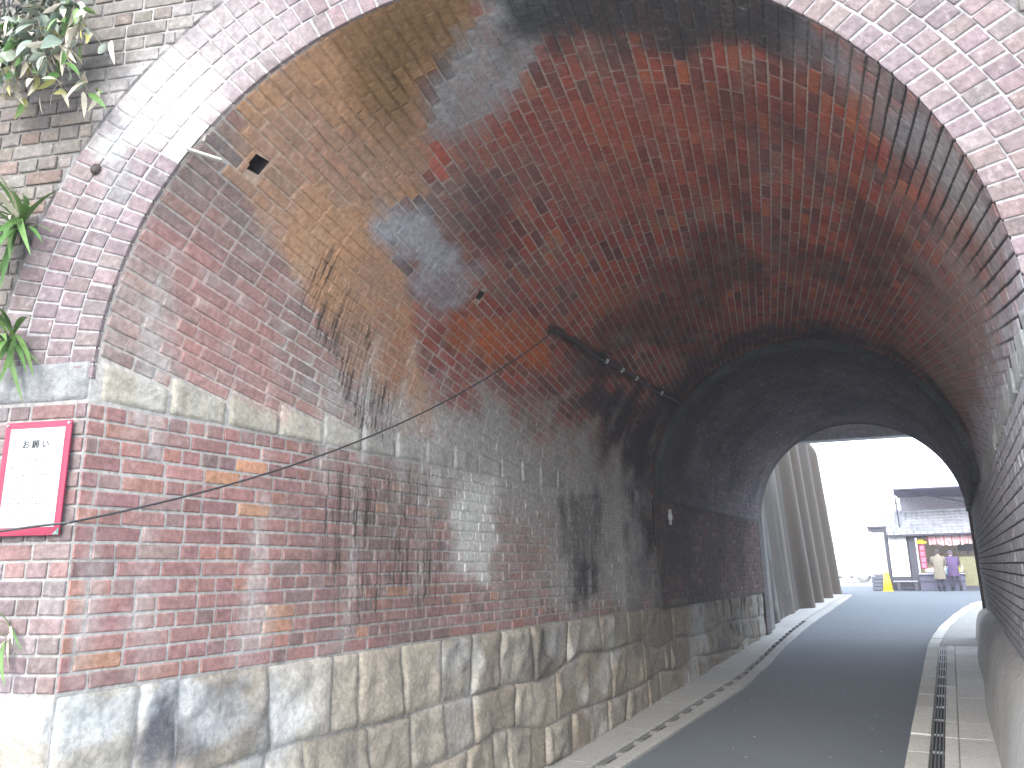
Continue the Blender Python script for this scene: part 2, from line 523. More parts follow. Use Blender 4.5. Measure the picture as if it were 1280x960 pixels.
class Bricks:
    """brick records of one surface; the largest in view become objects, the rest one part"""
    def __init__(self):
        self.rec = []
    def add(self, c, u, v, n, L, H):
        self.rec.append((np.asarray(c, float), np.asarray(u, float), np.asarray(v, float), np.asarray(n, float), L, H))
    def emit(self, parent, name, rest, basefn, stainfn, limit=300, proud=.0012, lift=None):
        C = np.array([r[0] for r in self.rec])
        cols = basefn(C)
        # size in view
        d = C-CAM
        dep = d@FW
        x = 640+FPX*(d@RT)/np.maximum(dep, .05)
        y = 480-FPX*(d@UP)/np.maximum(dep, .05)
        nn = np.array([r[3] for r in self.rec])
        LL = np.array([r[4]*r[5] for r in self.rec])
        dist = np.linalg.norm(d, axis=1)
        face = np.clip(-(d*nn).sum(1)/dist, 0, 1)
        area = np.where((dep > .1) & (x > -10) & (x < 1290) & (y > -10) & (y < 970), LL*face/dist**2, 0)
        order = np.argsort(-area)
        chosen = set(int(i) for i in order[:limit] if area[i] > 0)
        mb = MB()
        own, ctrs = [], []
        for i, (c, u, v, n, L, H) in enumerate(self.rec):
            k = int(rng.integers(len(VARS)))
            tilt = rng.normal(0, .005, 2)
            n2 = n + u*tilt[0] + v*tilt[1]
            off = n*(float(np.clip(rng.normal(proud, .0015), -.002, .01)) + (0 if lift is None else lift(c)))
            fl = -1 if rng.random() < .5 else 1
            A = np.stack([u*L*fl, v*H*fl, n2], 1)
            V, F = VARS[k]
            W = V@A.T + c + off
            if i in chosen: own.append((i, A, c+off, V, F, W))
            else:
                mb.add(W, F, np.tile(cols[i], (len(W), 1)))
                ctrs.append(np.tile(c, (len(W), 1)))
        if own:
            allw = np.concatenate([o[5] for o in own])
            allc = np.concatenate([np.tile(cols[o[0]], (len(o[5]), 1)) for o in own])
            if stainfn is stain: allc = stain(allw, allc, np.concatenate([np.tile(self.rec[o[0]][0], (len(o[5]), 1)) for o in own]))
            elif stainfn: allc = stainfn(allw, allc)
            rgba = np.concatenate([np.clip(allc, 0, 1), 1-drips(allw)[:, None]], 1).astype(np.float32)
            b = 0
            for i, A, c, V, F, W in own:
                me = bpy.data.meshes.new(name)
                me.from_pydata(V.tolist(), [], F)
                at = me.color_attributes.new('tint', 'FLOAT_COLOR', 'POINT')
                at.data.foreach_set('color', rgba[b:b+len(V)].ravel())
                b += len(V)
                me.materials.append(M_BS)
                o = bpy.data.objects.new(name, me)
                M = Matrix.Identity(4)
                for p in range(3):
                    for q in range(3): M[p][q] = A[p, q]
                    M[p][3] = c[p]
                o.matrix_world = M
                o.parent = parent
                COL.objects.link(o)
        if mb.n:
            if stainfn:
                allv = np.concatenate(mb.v)
                allc = stain(allv, np.concatenate(mb.c), np.concatenate(ctrs)) if stainfn is stain else stainfn(allv, np.concatenate(mb.c))
                mb.v, mb.c = [allv], [allc]
            o = mb.build(rest, M_BS, parent)
            o['kind'] = 'stuff'

# ------------------------------------------------------------------ setting: ground, road
def sheet(name, xs_fn, ys, dz, mat, col, nx=2, kind='structure', parent=None):
    P = []
    for Y in ys:
        xs = xs_fn(Y)
        z = gz(Y)+dz
        P.append([(x, Y, z) for x in np.linspace(xs[0], xs[1], nx)])
    mb = MB()
    mb.grid(np.array(P), np.tile(np.array(col), (len(ys)*nx, 1)))
    o = mb.build(name, mat, parent)
    if kind: o['kind'] = kind
    return o
ys_all = np.concatenate([[-300, -60, -20, -8], np.arange(-6, 30, .5), [40, 80, 300]])
ground = sheet('ground', lambda Y: (-300, 300), ys_all, -.02, masonry('yard_ground', (.3, .29, .27), mott=.15, lime=.2, dark=.1, bump=.3, streak=0), (.3, .3, .3))
def lerp(Y, pts):
    return float(np.interp(Y, [p[0] for p in pts], [p[1] for p in pts]))
LK = [(-3,-1.30),(3.7,-1.19),(6.4,-1.08),(7.6,-1.02),(9.3,-1.10),(11,-1.2),(13,-1.26),(17.8,-1.31),(20.5,-1.42),(24,-1.63),(26.5,-1.8),(28.4,-2.0)]
RK = [(-3,.82),(11.4,.84),(12.6,.89),(14,.98),(16.75,1.25),(19.7,1.56),(24,2.3),(28,3.2)]
ys_r = np.concatenate([[-30], np.arange(-6, 28.5, .4), [28.4]])
road = sheet('road', lambda Y: (lerp(Y, LK)+.0, lerp(Y, RK)-.0), ys_r, 0.0, M_ASP, (.05,.05,.05), 6)
forecourt = sheet('forecourt', lambda Y: (-14, 9), np.array([28.4, 30, 33, 40]), 0.0, M_ASP, (.1,.1,.1), 4)

# left gutter: apron, slot channel with cross bars, outer strip
gut = tag(empty('gutter', (-1.4, 0, gz(0))), kind='structure')
def strip(name, f0, f1, y0, y1, h, mat, col, parent, skirt=.12, step=.4):
    ys = np.arange(y0, y1+1e-6, step)
    if ys[-1] < y1-1e-3: ys = np.append(ys, y1)
    P = []
    for Y in ys:
        a, b = f0(Y), f1(Y)
        z = gz(Y)+h
        r = .006
        P.append([(a,Y,z-skirt),(a,Y,z-r),(a+r,Y,z),((a+b)/2,Y,z+.002),(b-r,Y,z),(b,Y,z-r),(b,Y,z-skirt)])
    mb = MB()
    P = np.array(P)
    mb.grid(P, np.tile(np.array(col), (P.shape[0]*P.shape[1], 1)))
    n = P.shape[1]
    mb.f.append(tuple(range(n)))
    mb.f.append(tuple(range((len(ys)-1)*n, len(ys)*n))[::-1])
    o = mb.build(name, mat, parent)
    o.matrix_parent_inverse = Matrix.Translation(parent.location).inverted() if parent else Matrix.Identity(4)
    return o
SL = [(-3,-1.43),(3.8,-1.34),(6.4,-1.25),(8,-1.2),(9.3,-1.25),(11,-1.34),(13,-1.42),(17.8,-1.5),(24,-1.8),(27,-2.0)]
LW = [(12.15,-1.72),(12.6,-1.9),(17,-2.0),(24,-2.35),(28,-2.6)]
yy = -1.0
while yy < 27:
    y1 = yy+1.2
    if y1 > 27: break
    strip('apron_slab', lambda Y: (-1.9 if Y < 12.3 else lerp(Y, LW)-.3), lambda Y: lerp(Y, SL)-.042, yy, y1-.008, .035, M_PAV, np.array((.42,.42,.405))*random.uniform(.9, 1.1), gut)
    strip('channel_kerb', lambda Y: lerp(Y, SL)+.042, lambda Y: lerp(Y, LK)+.02, yy, y1-.008, .03, M_PAV, np.array((.38,.38,.37))*random.uniform(.9, 1.1), gut)
    for q in range(3):
        if yy < 14:
            yb = yy+.4*q
            strip('channel_bar', lambda Y: lerp(Y, SL)-.042, lambda Y: lerp(Y, SL)+.042, yb, yb+.07, .022, M_PAV, (.2,.2,.19), gut, step=.1)
    if yy >= 14:
        strip('channel_cover', lambda Y: lerp(Y, SL)-.04, lambda Y: lerp(Y, SL)+.04, yy, y1-.008, .03, M_PAV, (.3,.3,.29), gut)
    yy = y1
strip('channel_floor', lambda Y: lerp(Y, SL)-.042, lambda Y: lerp(Y, SL)+.042, -1, 14, -.012, M_PAV, (.05,.05,.05), gut, skirt=.02)

# right pavement: kerb stones, steel grate, paving slabs
pav = tag(empty('pavement', (1.2, 0, gz(0))), kind='structure')
yy = -1.0
while yy < 26:
    L = random.uniform(.55, .66)
    strip('kerb_stone', lambda Y: lerp(Y, RK), lambda Y: lerp(Y, RK)+.16, yy, yy+L-random.uniform(.01, .03), .04+random.uniform(-.006, .006), M_PAV, np.array((.66,.65,.6))*random.uniform(.8, 1.12), pav, step=.2)
    yy += L
yy = -1.0
while yy < 11.4:
    L = .6
    for a, b in ((1.1, 1.2), (1.205, 1.62)):
        strip('paving_slab', lambda Y: a, lambda Y: b, yy, yy+L-.007, .035+random.uniform(-.004, .004), M_PAV, np.array((.72,.72,.69))*random.uniform(.9, 1.08), pav, step=.3)
    yy += L
strip('concrete_apron', lambda Y: lerp(Y, RK)+.165, lambda Y: max(1.62, lerp(Y, RK)+.6), 11.41, 26, .036, M_PAV, (.33,.33,.31), pav)
strip('drain_floor', lambda Y: 1.0, lambda Y: 1.1, -1, 11.4, -.01, M_PAV, (.05,.05,.05), pav, skirt=.02)
grate = tag(empty('drain_grate', (1.05, 4, gz(4))), 'narrow steel bar grating along the kerb stones on the right', 'drain')
for k in range(4):
    x = 1.008+.0265*k
    mb = MB()
    ys = np.arange(-1, 11.41, .4)
    mb.tube([(x, Y, gz(Y)+.03) for Y in ys], .006, 4, (.3,.3,.3))
    o = mb.build('grate_bar', M_STEEL, grate)
    o.matrix_parent_inverse = Matrix.Translation(grate.location).inverted()
for Y in np.arange(-.9, 11.4, .6):
    mb = MB()
    mb.box((1.004, Y, gz(Y)+.012), (1.096, Y+.02, gz(Y)+.029), (.3,.3,.3))
    o = mb.build('cross_bar', M_STEEL, grate)
    o.matrix_parent_inverse = Matrix.Translation(grate.location).inverted()

# ------------------------------------------------------------------ near portal
def F(h, z, d=0.0):
    """point on the near face: h along the face, z up, d behind it"""
    return np.array([h/CS + d*0, SK*h/CS + d, z])
UF = np.array([1, SK, 0])/CS
VF = np.array([0, 0, 1.0])
NF = np.array([SK, -1, 0])/CS
portal = tag(empty('portal_wall', (0, 0, gz(-.5))), 'brick portal face with four pale rings of arch bricks around the tunnel mouth', 'portal wall')
def keep(o, par):
    o.matrix_parent_inverse = Matrix.Translation(par.location).inverted()
    return o
class Par:
    pass
def face_stain_glare(P, C):
    P = np.asarray(P, float)
    C = C.copy()
    Q = P*1.0
    n = fbm(Q*6, 41, 4)-.5
    X, Z = P[:, 0]+n*.25, P[:, 2]+(fbm(Q*6, 55, 4)-.5)*.25
    def blob(cx, cz, rx, rz, col, st, soft=.45):
        nonlocal C
        d = 1-np.hypot((X-cx)/rx, (Z-cz)/rz)
        k = (sstep(d, -soft, soft)*st)[:, None]
        C = C*(1-k)+np.array(col)*k
    blob(-1.50, 1.30, .24, .20, (.5,.48,.47), .85, .6)  # near-white patch: overexposed glare painted into the ring colour
    blob(-1.25, 1.55, .3, .2, (.3,.28,.275), .5)
    blob(-1.70, .98, .06, .22, (.22,.22,.23), .7)
    blob(-1.74, 1.1, .07, .08, (.42,.45,.43), .7)
    blob(-2.05, 1.75, .35, .25, (.14,.14,.12), .35)
    pass
    return C
# backing of the face (mortar)
mb = MB()
def ring_backing():
    P, C = [], []
    ths = np.linspace(-.02, PI+.02, 160)
    rs = [1.706, 1.8, 1.9, 2.0, 2.19]
    for th in ths:
        P.append([(r*math.cos(th), SK*r*math.cos(th)+.007, r*math.sin(th)) for r in rs])
    P = np.array(P)
    base = np.tile((.31,.3,.3), (P.shape[0]*P.shape[1], 1))
    C = face_stain_glare(P.reshape(-1, 3), base)
    m = MB()
    m.grid(P, C)
    return m
o = ring_backing().build('ring_mortar', M_BS, portal)
keep(o, portal)
# spandrel backing: columns of quads from the ring's back up to the parapet, and down at the sides
ZT = 3.1
mb = MB()
ths = np.linspace(0, PI, 100)
P = np.array([[(2.17*math.cos(t), SK*2.17*math.cos(t)+.007, 2.17*math.sin(t)), (2.17*math.cos(t), SK*2.17*math.cos(t)+.007, ZT)] for t in ths])
mb.grid(P, face_stain_glare(P.reshape(-1, 3), np.tile((.16,.15,.14), (200, 1))))
for x0, x1 in ((-8.5, -2.165), (2.165, 8.5)):
    P = np.array([[(x, SK*x+.007, z) for z in np.linspace(0, ZT, 6)] for x in np.linspace(x0, x1, 20)])
    mb.grid(P, np.tile((.16,.15,.14), (120, 1)))
for x0, x1 in ((-8.5, -1.705), (1.705, 8.5)):
    P = np.array([[(x, SK*x+.006, z) for z in np.linspace(-2.9, 0, 8)] for x in np.linspace(x0, x1, 20)])
    mb.grid(P, np.tile((.28,.27,.26), (160, 1)))
o = mb.build('wall_core', M_BS, portal)
keep(o, portal)
# voussoirs: four rings of header bricks, built as wedge blocks between cylinders
RINGS = [(1.700, 1.806), (1.816, 1.922), (1.932, 2.038), (2.048, 2.165)]
def vous(r0, r1, t0, t1, D, mb, tintc):
    nu, nv = 3, 3
    V = []
    for i in range(nu+1):
        for j in range(nv+1):
            r = r0+(r1-r0)*(0, .06, .94, 1)[i]
            t = t0+(t1-t0)*(0, .09, .91, 1)[j]
            d = random.gauss(0, .0006)
            if i in (0, nu):
                r += abs(random.gauss(0, .0009))*(1 if i == 0 else -1)
                d += .0022
            if j in (0, nv):
                t += abs(random.gauss(0, .0005))*(1 if j == 0 else -1)
                d += .0022
            V.append((r*math.cos(t), SK*r*math.cos(t)+d, r*math.sin(t)))
    q = nv+1
    Fc = [(i*q+j, (i+1)*q+j, (i+1)*q+j+1, i*q+j+1) for i in range(nu) for j in range(nv)]
    loop = [i*q for i in range(nu+1)] + [nu*q+j for j in range(1, nv+1)] + [i*q+nv for i in range(nu-1, -1, -1)] + [j for j in range(nv-1, 0, -1)]
    b = len(V)
    V += [(V[k][0], V[k][1]+D, V[k][2]) for k in loop]
    n = len(loop)
    Fc += [(loop[k], b+k, b+(k+1) % n, loop[(k+1) % n]) for k in range(n)]
    V = np.array(V)
    mb.add(V, Fc, face_stain_glare(V, np.tile(tintc, (len(V), 1))))
recs = []
for k, (r0, r1) in enumerate(RINGS):
    n = int(round(PI*(r0+r1)/2*1.0/(.0705 if k == 0 else .0725)))
    ph = random.random()
    dt = PI/n
    for i in range(n):
        t0 = i*dt+.5*dt*(k % 2)*(1 if i < n-1 else 0)
        t1 = t0+dt
        if t1 > PI+.002: continue
        a = R*(PI-(t0+t1)/2)
        if k == 0 and 1.03 < a < 1.20: continue              # broken out of the arris
        jt = .0048/((r0+r1)/2)
        tj = random.gauss(0, .0008)
        recs.append((k, r0+random.gauss(0, .002)*(k > 0), r1+random.gauss(0, .002), t0+jt+tj, t1-jt+tj, random.gauss(0, .0025)))
def vis(P):
    d = np.asarray(P)-CAM
    z = d@FW
    if z < .1: return 0
    x, y = 640+FPX*(d@RT)/z, 480-FPX*(d@UP)/z
    return 1/z if -15 < x < 1295 and -15 < y < 975 else 0
vis_l = []
for rc in recs:
    k, r0, r1, t0, t1, j = rc
    r, t = (r0+r1)/2, (t0+t1)/2
    vis_l.append(vis((r*math.cos(t), SK*r*math.cos(t), r*math.sin(t))))
order = np.argsort(-np.array(vis_l))
chosen = set(int(i) for i in order[:300] if vis_l[i] > 0)
rest = MB()
cols = np.clip(pal(len(recs), [(.178,.138,.14),(.168,.132,.135),(.19,.152,.152),(.155,.128,.13),(.186,.138,.138)], [4,3,3,1.5,2], .08), 0, 1)
for i, (k, r0, r1, t0, t1, j) in enumerate(recs):
    m = MB() if i in chosen else rest
    vous(r0, r1, t0, t1, .016 if k == 0 else .05, m, cols[i])
    if i in chosen:
        keep(m.build('voussoir', M_BS, portal), portal)
o = keep(rest.build('arch_ring_rest', M_BS, portal), portal)
o['kind'] = 'stuff'
# face bricks
fb = Bricks()
PITCH = 1.152/ROWS
def lay_row(h0, h1, add, header, ph):
    """bricks between h0 and h1 in one course"""
    x = h0
    first = True
    while x < h1-.03:
        L = .104 if header else .216
        if random.random() < .18: L = .216 if header else .104
        if first: L *= ph
        first = False
        L = min(L, h1-x)
        if h1-x-L < .035: L = h1-x
        add(x+L/2, L-.0105)
        x += L
# below the springing
for i in range(ROWS):
    z = -.098-PITCH*(i+.5)
    for h0, h1 in ((-4.6, -1.7*CS-.002), (1.7*CS, 4.2)):
        lay_row(h0, h1, lambda h, L: fb.add(F(h, z), UF, VF, NF, L, PITCH-.0115), i % 2, random.uniform(.5, 1))
# above the springing, cut to the back of the outer ring
i = 0
z = .11
while z < 3.05:
    r = 2.178
    zz = z-PITCH*.2
    hx = math.sqrt(max(0, r*r-zz*zz)) if zz < r else 0
    segs = ((-4.6, -hx*CS-.004), (hx*CS+.004, 4.2)) if hx > 0 else ((-4.6, 4.2),)
    for h0, h1 in segs:
        lay_row(h0, h1, lambda h, L: fb.add(F(h, z), UF, VF, NF, L, PITCH-.0115), i % 2, random.uniform(.5, 1))
    z += PITCH
    i += 1
def face_base(P):
    up = (P[:, 2] > 0)[:, None]
    hi = pal(len(P), [(.155,.135,.118),(.13,.115,.104),(.17,.152,.14),(.16,.12,.1)], [4,3,2,1.5])
    lo = pal(len(P), [(.19,.14,.137),(.16,.125,.124),(.2,.17,.165),(.21,.13,.123)], [4,3,2,2])
    return np.clip(np.where(up, hi, lo), .01, .9)
fb.emit(portal, 'face_brick', 'face_brickwork', face_base, face_stain_glare)
for c in list(portal.children):
    if c.name.startswith('face_brick'): keep(c, portal)

# ------------------------------------------------------------------ rough stone blocks
def gran_tint(P, seed):
    n = len(P)
    hue = np.array(((.42,.37,.29), (.4,.365,.305), (.43,.385,.31), (.36,.315,.25), (.385,.335,.265))[seed % 5])
    b = np.tile(hue, (n, 1))*(1+.35*(fbm(P*3.3, 7, 4)-.5))[:, None]
    b = b*(1-.0)
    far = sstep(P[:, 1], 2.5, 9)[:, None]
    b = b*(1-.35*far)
    Q = P*np.array((1, 1, 1))
    def bl(y, z, ry, rz, col, st, soft=.5):
        nonlocal b
        wy, wz = (fbm(Q*4, 21, 4)-.5)*.5, (fbm(Q*4, 23, 4)-.5)*.5
        d = 1-np.hypot((P[:, 1]+wy-y)/ry, (P[:, 2]+wz-z)/rz)
        k = (sstep(d, -soft, soft)*st)[:, None]
        b = b*(1-k)+np.array(col)*k
    bl(-.05, -1.42, .22, .17, (.1,.1,.12), .85, .3)
    bl(.2, -1.36, .22, .13, (.66,.66,.63), .8, .4)
    bl(-.4, -1.3, .3, .08, (.55,.57,.56), .7)
    bl(.62, -1.5, .16, .2, (.62,.62,.6), .6)
    blot = sstep(fbm(P*2.6, 301, 5), .57, .68)[:, None]
    b = b*(1-blot*.5)+np.array((.12,.115,.11))*blot*.5
    lim = sstep(fbm(P*2.2+9, 333, 5), .54, .66)[:, None]
    b = b*(1-lim*.6)+np.array((.52,.52,.5))*lim*.6
    return b
def stone(frame, u0, u1, zf0, zf1, seed, depth=.045, rough=.02, cell=.035, tint=None, edge=.03, t0=0.0, t1=0.0):
    """rock-faced block; frame(u, z, n) -> point; zf0/zf1 give the bed lines"""
    L = u1-u0
    nu = max(4, int(L/cell))
    H = abs(zf1((u0+u1)/2)-zf0((u0+u1)/2))
    nv = max(4, int(H/cell))
    nu, nv = nu+2, nv+2
    fu = np.concatenate([[0], np.linspace(.012/L, 1-.012/L, nu-1), [1]])
    fv = np.concatenate([[0], np.linspace(.012/H, 1-.012/H, nv-1), [1]])
    P = []
    for i in range(nu+1):
        for j in range(nv+1):
            fi, fj = fu[i], fv[j]
            s_ = fj-.5
            u = u0+t0*s_+(L+(t1-t0)*s_)*fi
            z = zf0(u)+(zf1(u)-zf0(u))*fj
            e = min(fi*L, L-fi*L, fj*H, H-fj*H)
            P.append((u, z, e))
    P = np.array(P)
    q = np.stack([P[:, 0], P[:, 1], 0*P[:, 0]+seed*3.7], 1)
    bulge = np.clip(P[:, 2]/edge, 0, 1)**.5
    tl = np.random.default_rng(seed).normal(0, .03, 2)
    n = depth*bulge*(.75+.5*vnoise(q*0+seed*1.3, seed)) + bulge*((P[:, 0]-(u0+u1)/2)*tl[0]+(P[:, 1]-zf0((u0+u1)/2)-H/2)*tl[1]) + (fbm(q*11, seed, 5)-.5)*rough*2*bulge + (vnoise(q*3.2, seed+5)-.5)*rough*1.6*bulge
    jit = (fbm(q*8, seed+50, 3)-.5)*.014
    n[P[:, 2] < 1e-6] = -.004
    n = np.where(P[:, 2] < 1e-6, n, np.maximum(n, .004))
    W = np.array([frame(P[k, 0]+(jit[k] if P[k, 2] < 1e-6 and 0 < k < len(P)-1 else 0)*0.6, P[k, 1]+jit[k]*.5, n[k]) for k in range(len(P))])
    F_ = [(i*(nv+1)+j, (i+1)*(nv+1)+j, (i+1)*(nv+1)+j+1, i*(nv+1)+j+1) for i in range(nu) for j in range(nv)]
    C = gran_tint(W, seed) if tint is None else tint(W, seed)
    C = C*random.uniform(.84, 1.12)
    mb = MB()
    mb.add(W, F_, C)
    return mb
def bedlines(seed, zs):
    out = []
    for k, z in enumerate(zs):
        amp = .0 if k == 0 else .085
        out.append(lambda u, z=z, k=k, amp=amp: z + amp*2*(float(vnoise(np.array([[u*1.4, k*7.1, seed]]), seed)[0])-.5))
    return out
def plinth(parent, frame, u0, u1, zs, seed, gfn):
    beds = bedlines(seed, zs)
    for r in range(len(zs)-1):
        u = u0
        tprev = 0.0
        lo, hi = beds[r+1], beds[r]
        while u < u1-.12:
            L = random.choice((random.uniform(.2, .4), random.uniform(.4, .75), random.uniform(.35, .55)))
            if u1-u-L < .2: L = u1-u
            tn = random.gauss(0, .035) if u+L < u1-.05 else 0.0
            if zs[r] > gfn((u+L/2)) - .03:
                gp = random.uniform(.002, .006)
                s = random.randint(1, 9999)
                m = stone(frame, u+gp, u+L-gp, lambda q: lo(q)+gp, lambda q: hi(q)-gp*(r > 0), s, depth=random.uniform(.010, .022), rough=.034, edge=.03, t0=tprev, t1=tn)
                keep(m.build('granite_block', M_GR, parent, smooth=True), parent)
            u += L
            tprev = tn
PZ = [-1.255, -1.62, -1.98, -2.36, -2.75]

# ------------------------------------------------------------------ left wall
lw = tag(empty('tunnel_wall', (-1.7, 3, gz(3))), 'left tunnel wall of red brick on a rough granite plinth, stained white and black', 'wall')
frL = lambda u, z, n: (-1.703+n, u, z)
ny = np.linspace(-.559, YEND, 150)
nz = np.linspace(-1.27, .0, 30)
P = np.array([[(-1.7045, Y, z) for z in nz] for Y in ny])
mb = MB()
mb.grid(P, stain(P.reshape(-1, 3), np.tile((.42,.4,.365), (P.shape[0]*P.shape[1], 1))))
keep(mb.build('wall_mortar', M_BS, lw), lw)
P = np.array([[(-1.7035, Y, z) for z in np.linspace(-2.85, -1.255, 12)] for Y in np.linspace(-.559, YFAR, 120)])
mb = MB()
mb.grid(P, gran_tint(P.reshape(-1, 3), 3)*.6+.13)
keep(mb.build('plinth_mortar', M_GR, lw), lw)
wb = Bricks()
for i in range(ROWS):
    z = -.098-PITCH*(i+.5)
    def addl(u, L, z=z):
        wb.add((-1.7, u, z+.002*math.sin(u*3+i)), (0, 1, 0), (0, 0, 1), (1, 0, 0), L, PITCH-.0115)
    lay_row(-.558, YEND-.03, addl, i % 2 == 0, random.uniform(.5, 1))
wb.emit(lw, 'wall_brick', 'wall_brickwork', wall_base, stain)
for c in lw.children:
    if c.name.startswith('wall_brick'): keep(c, lw)
plinth(lw, frL, -.556, YFAR, PZ, 5, lambda u: gz(u))
def spring_tint(P, seed):
    c = np.tile((.46,.425,.34), (len(P), 1))
    return stain(P, c*(1+.25*(fbm(P*4, 77, 3)-.5))[:, None])
def skewbacks(parent, frame, sgn, y0, y1):
    j = -.18
    while j > y0: j -= PC/TW
    while j < y1:
        a, b = max(j, y0), min(j+PC/TW, y1)
        if b-a > .06:
            if sgn > 0: top = lambda u, j=j: .026+PC*(1-(u-j)/(PC/TW))
            else: top = lambda u, j=j: .026+PC*((u-j)/(PC/TW))
            m = stone(frame, a+.004, b-.004, lambda u: -.094, top, random.randint(1, 9999), depth=.016, rough=.007, cell=.025, tint=spring_tint, edge=.012)
            keep(m.build('springer_stone', M_GR, parent, smooth=True), parent)
        j += PC/TW
skewbacks(lw, lambda u, z, n: (-1.712+n, u, z), 1, -.55, YEND-.02)
# far stretch of the left wall, set a little forward
fs = Bricks()
for i in range(ROWS+1):
    z = -.02-PITCH*(i+.5)
    lay_row(YEND+.02, YFAR-.01, lambda u, L, z=z: fs.add((-1.665, u, z), (0, 1, 0), (0, 0, 1), (1, 0, 0), L, PITCH-.011), i % 2, random.uniform(.5, 1))
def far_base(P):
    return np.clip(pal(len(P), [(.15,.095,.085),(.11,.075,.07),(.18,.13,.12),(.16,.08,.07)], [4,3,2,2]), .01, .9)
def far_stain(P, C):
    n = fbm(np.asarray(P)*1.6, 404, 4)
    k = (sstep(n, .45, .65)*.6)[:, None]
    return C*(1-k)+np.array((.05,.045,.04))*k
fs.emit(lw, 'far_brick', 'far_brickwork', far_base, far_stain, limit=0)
for c in lw.children:
    if c.name.startswith('far_brick'): keep(c, lw)
mb = MB()
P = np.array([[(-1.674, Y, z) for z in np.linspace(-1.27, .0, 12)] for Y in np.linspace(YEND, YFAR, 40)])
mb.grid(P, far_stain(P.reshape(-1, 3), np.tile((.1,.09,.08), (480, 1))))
mb.add([(-1.8, YEND, -1.27), (-1.674, YEND, -1.27), (-1.674, YEND, .0), (-1.8, YEND, .0)], [(0, 1, 2, 3)], (.08,.08,.08))
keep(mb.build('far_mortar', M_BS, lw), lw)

# ------------------------------------------------------------------ right wall
rw = tag(empty('tunnel_wall', (1.7, 3, gz(3))), 'right tunnel wall of whitened brick with open dark joints above a concrete skirt', 'wall')
P = np.array([[(1.7075, Y, z) for z in np.linspace(-1.75, .0, 24)] for Y in np.linspace(.575, YFAR, 120)])
mb = MB()
mb.grid(P, np.tile((.07,.065,.06), (P.shape[0]*P.shape[1], 1)))
keep(mb.build('wall_mortar', M_BS, rw), rw)
rb = Bricks()
for i in range(ROWS+6):
    z = -.098-PITCH*(i+.5)
    lay_row(.57, YFAR-.02, lambda u, L, z=z: rb.add((1.7, u, z), (0, -1, 0), (0, 0, 1), (-1, 0, 0), L+.006, PITCH-.011), i % 2, random.uniform(.5, 1))
rb.emit(rw, 'wall_brick', 'wall_brickwork', wall_base, stain, proud=.002)
for c in rw.children:
    if c.name.startswith('wall_brick'): keep(c, rw)
def spring_r(P, seed):
    return np.tile((.5,.5,.47), (len(P), 1))*(1+.25*(fbm(P*4, 78, 3)-.5))[:, None]
_st = spring_tint
spring_tint = spring_r
skewbacks(rw, lambda u, z, n: (1.712-n, u, z), -1, .58, YFAR)
spring_tint = _st
# rounded concrete skirt
P, C = [], []
for Y in np.arange(-1.0 if False else .6, YFAR+.3, .15):
    prof = [(1.715,-1.46),(1.66,-1.49),(1.60,-1.55),(1.555,-1.65),(1.525,-1.78),(1.50,-1.92),(1.48,-2.05),(1.462,-2.2),(1.45,-2.7)]
    P.append([(x+.012*math.sin(Y*1.7+z*3), Y, z+.03*math.sin(Y*.9)) for x, z in prof])
P = np.array(P)
mb = MB()
Cc = np.tile((.64,.63,.59), (P.shape[0]*P.shape[1], 1))*(1+.5*(fbm(P.reshape(-1, 3)*2.2, 88, 4)-.5))[:, None]
mb.grid(P, Cc)
keep(mb.build('concrete_skirt', M_CON, rw, smooth=True), rw)

# ------------------------------------------------------------------ near barrel vault with twisted courses
bv = tag(empty('barrel_vault', (0, 3, 0)), 'near barrel vault of dark red brick laid in slanting courses, tan coat at its mouth', 'vault')
HOLES = [(-.11, 1.19, .042), (1.95, 1.17, .032)]
ths = list(np.linspace(0, PI, 150))
for Y, a, h in HOLES:
    t = PI-a/R
    ths += [t-h/R, t+h/R]
ths = np.array(sorted(ths))
tv = list(np.linspace(0, 1, 110))
for Y, a, h in HOLES:
    t = PI-a/R
    y0 = SK*R*math.cos(t)+.012
    tv += [(Y-h-y0)/(YEND-y0), (Y+h-y0)/(YEND-y0)]
tv = np.array(sorted(tv))
Rb = R+.004
P = np.zeros((len(ths), len(tv), 3))
for i, t in enumerate(ths):
    y0 = SK*Rb*math.cos(t)+.012
    P[i, :, 0] = Rb*math.cos(t)
    P[i, :, 2] = Rb*math.sin(t)
    P[i, :, 1] = y0+(YEND-y0)*tv
pc = P.reshape(-1, 3)
Yq, aq = unroll(pc)
base = np.tile((.41,.325,.265), (len(pc), 1))
kq = (sstep(Yq, 1.8, .6)*sstep(aq, 2.2, 1.4))[:, None]
base = base*(1-kq)+np.array((.5,.46,.41))*kq
k = (sstep(aq, 3.9, 4.3)*sstep(Yq, 2.2, 1.2)*.9)[:, None]        # open, dirty joints by the right arris
base = base*(1-k)+np.array((.02,.02,.02))*k
mcol = stain(pc, base)
mcol = mcol*(1-k)+np.array((.025,.025,.025))*k
def sk(i, j):
    c = (P[i, j]+P[i+1, j+1])/2
    th = math.atan2(c[2], c[0])
    return any(abs(c[1]-Y) < h*.98 and abs(R*(PI-th)-a) < h*.98 for Y, a, h in HOLES)
mb = MB()
mb.grid(P, mcol, sk)
keep(mb.build('vault_mortar', M_BS, bv), bv)
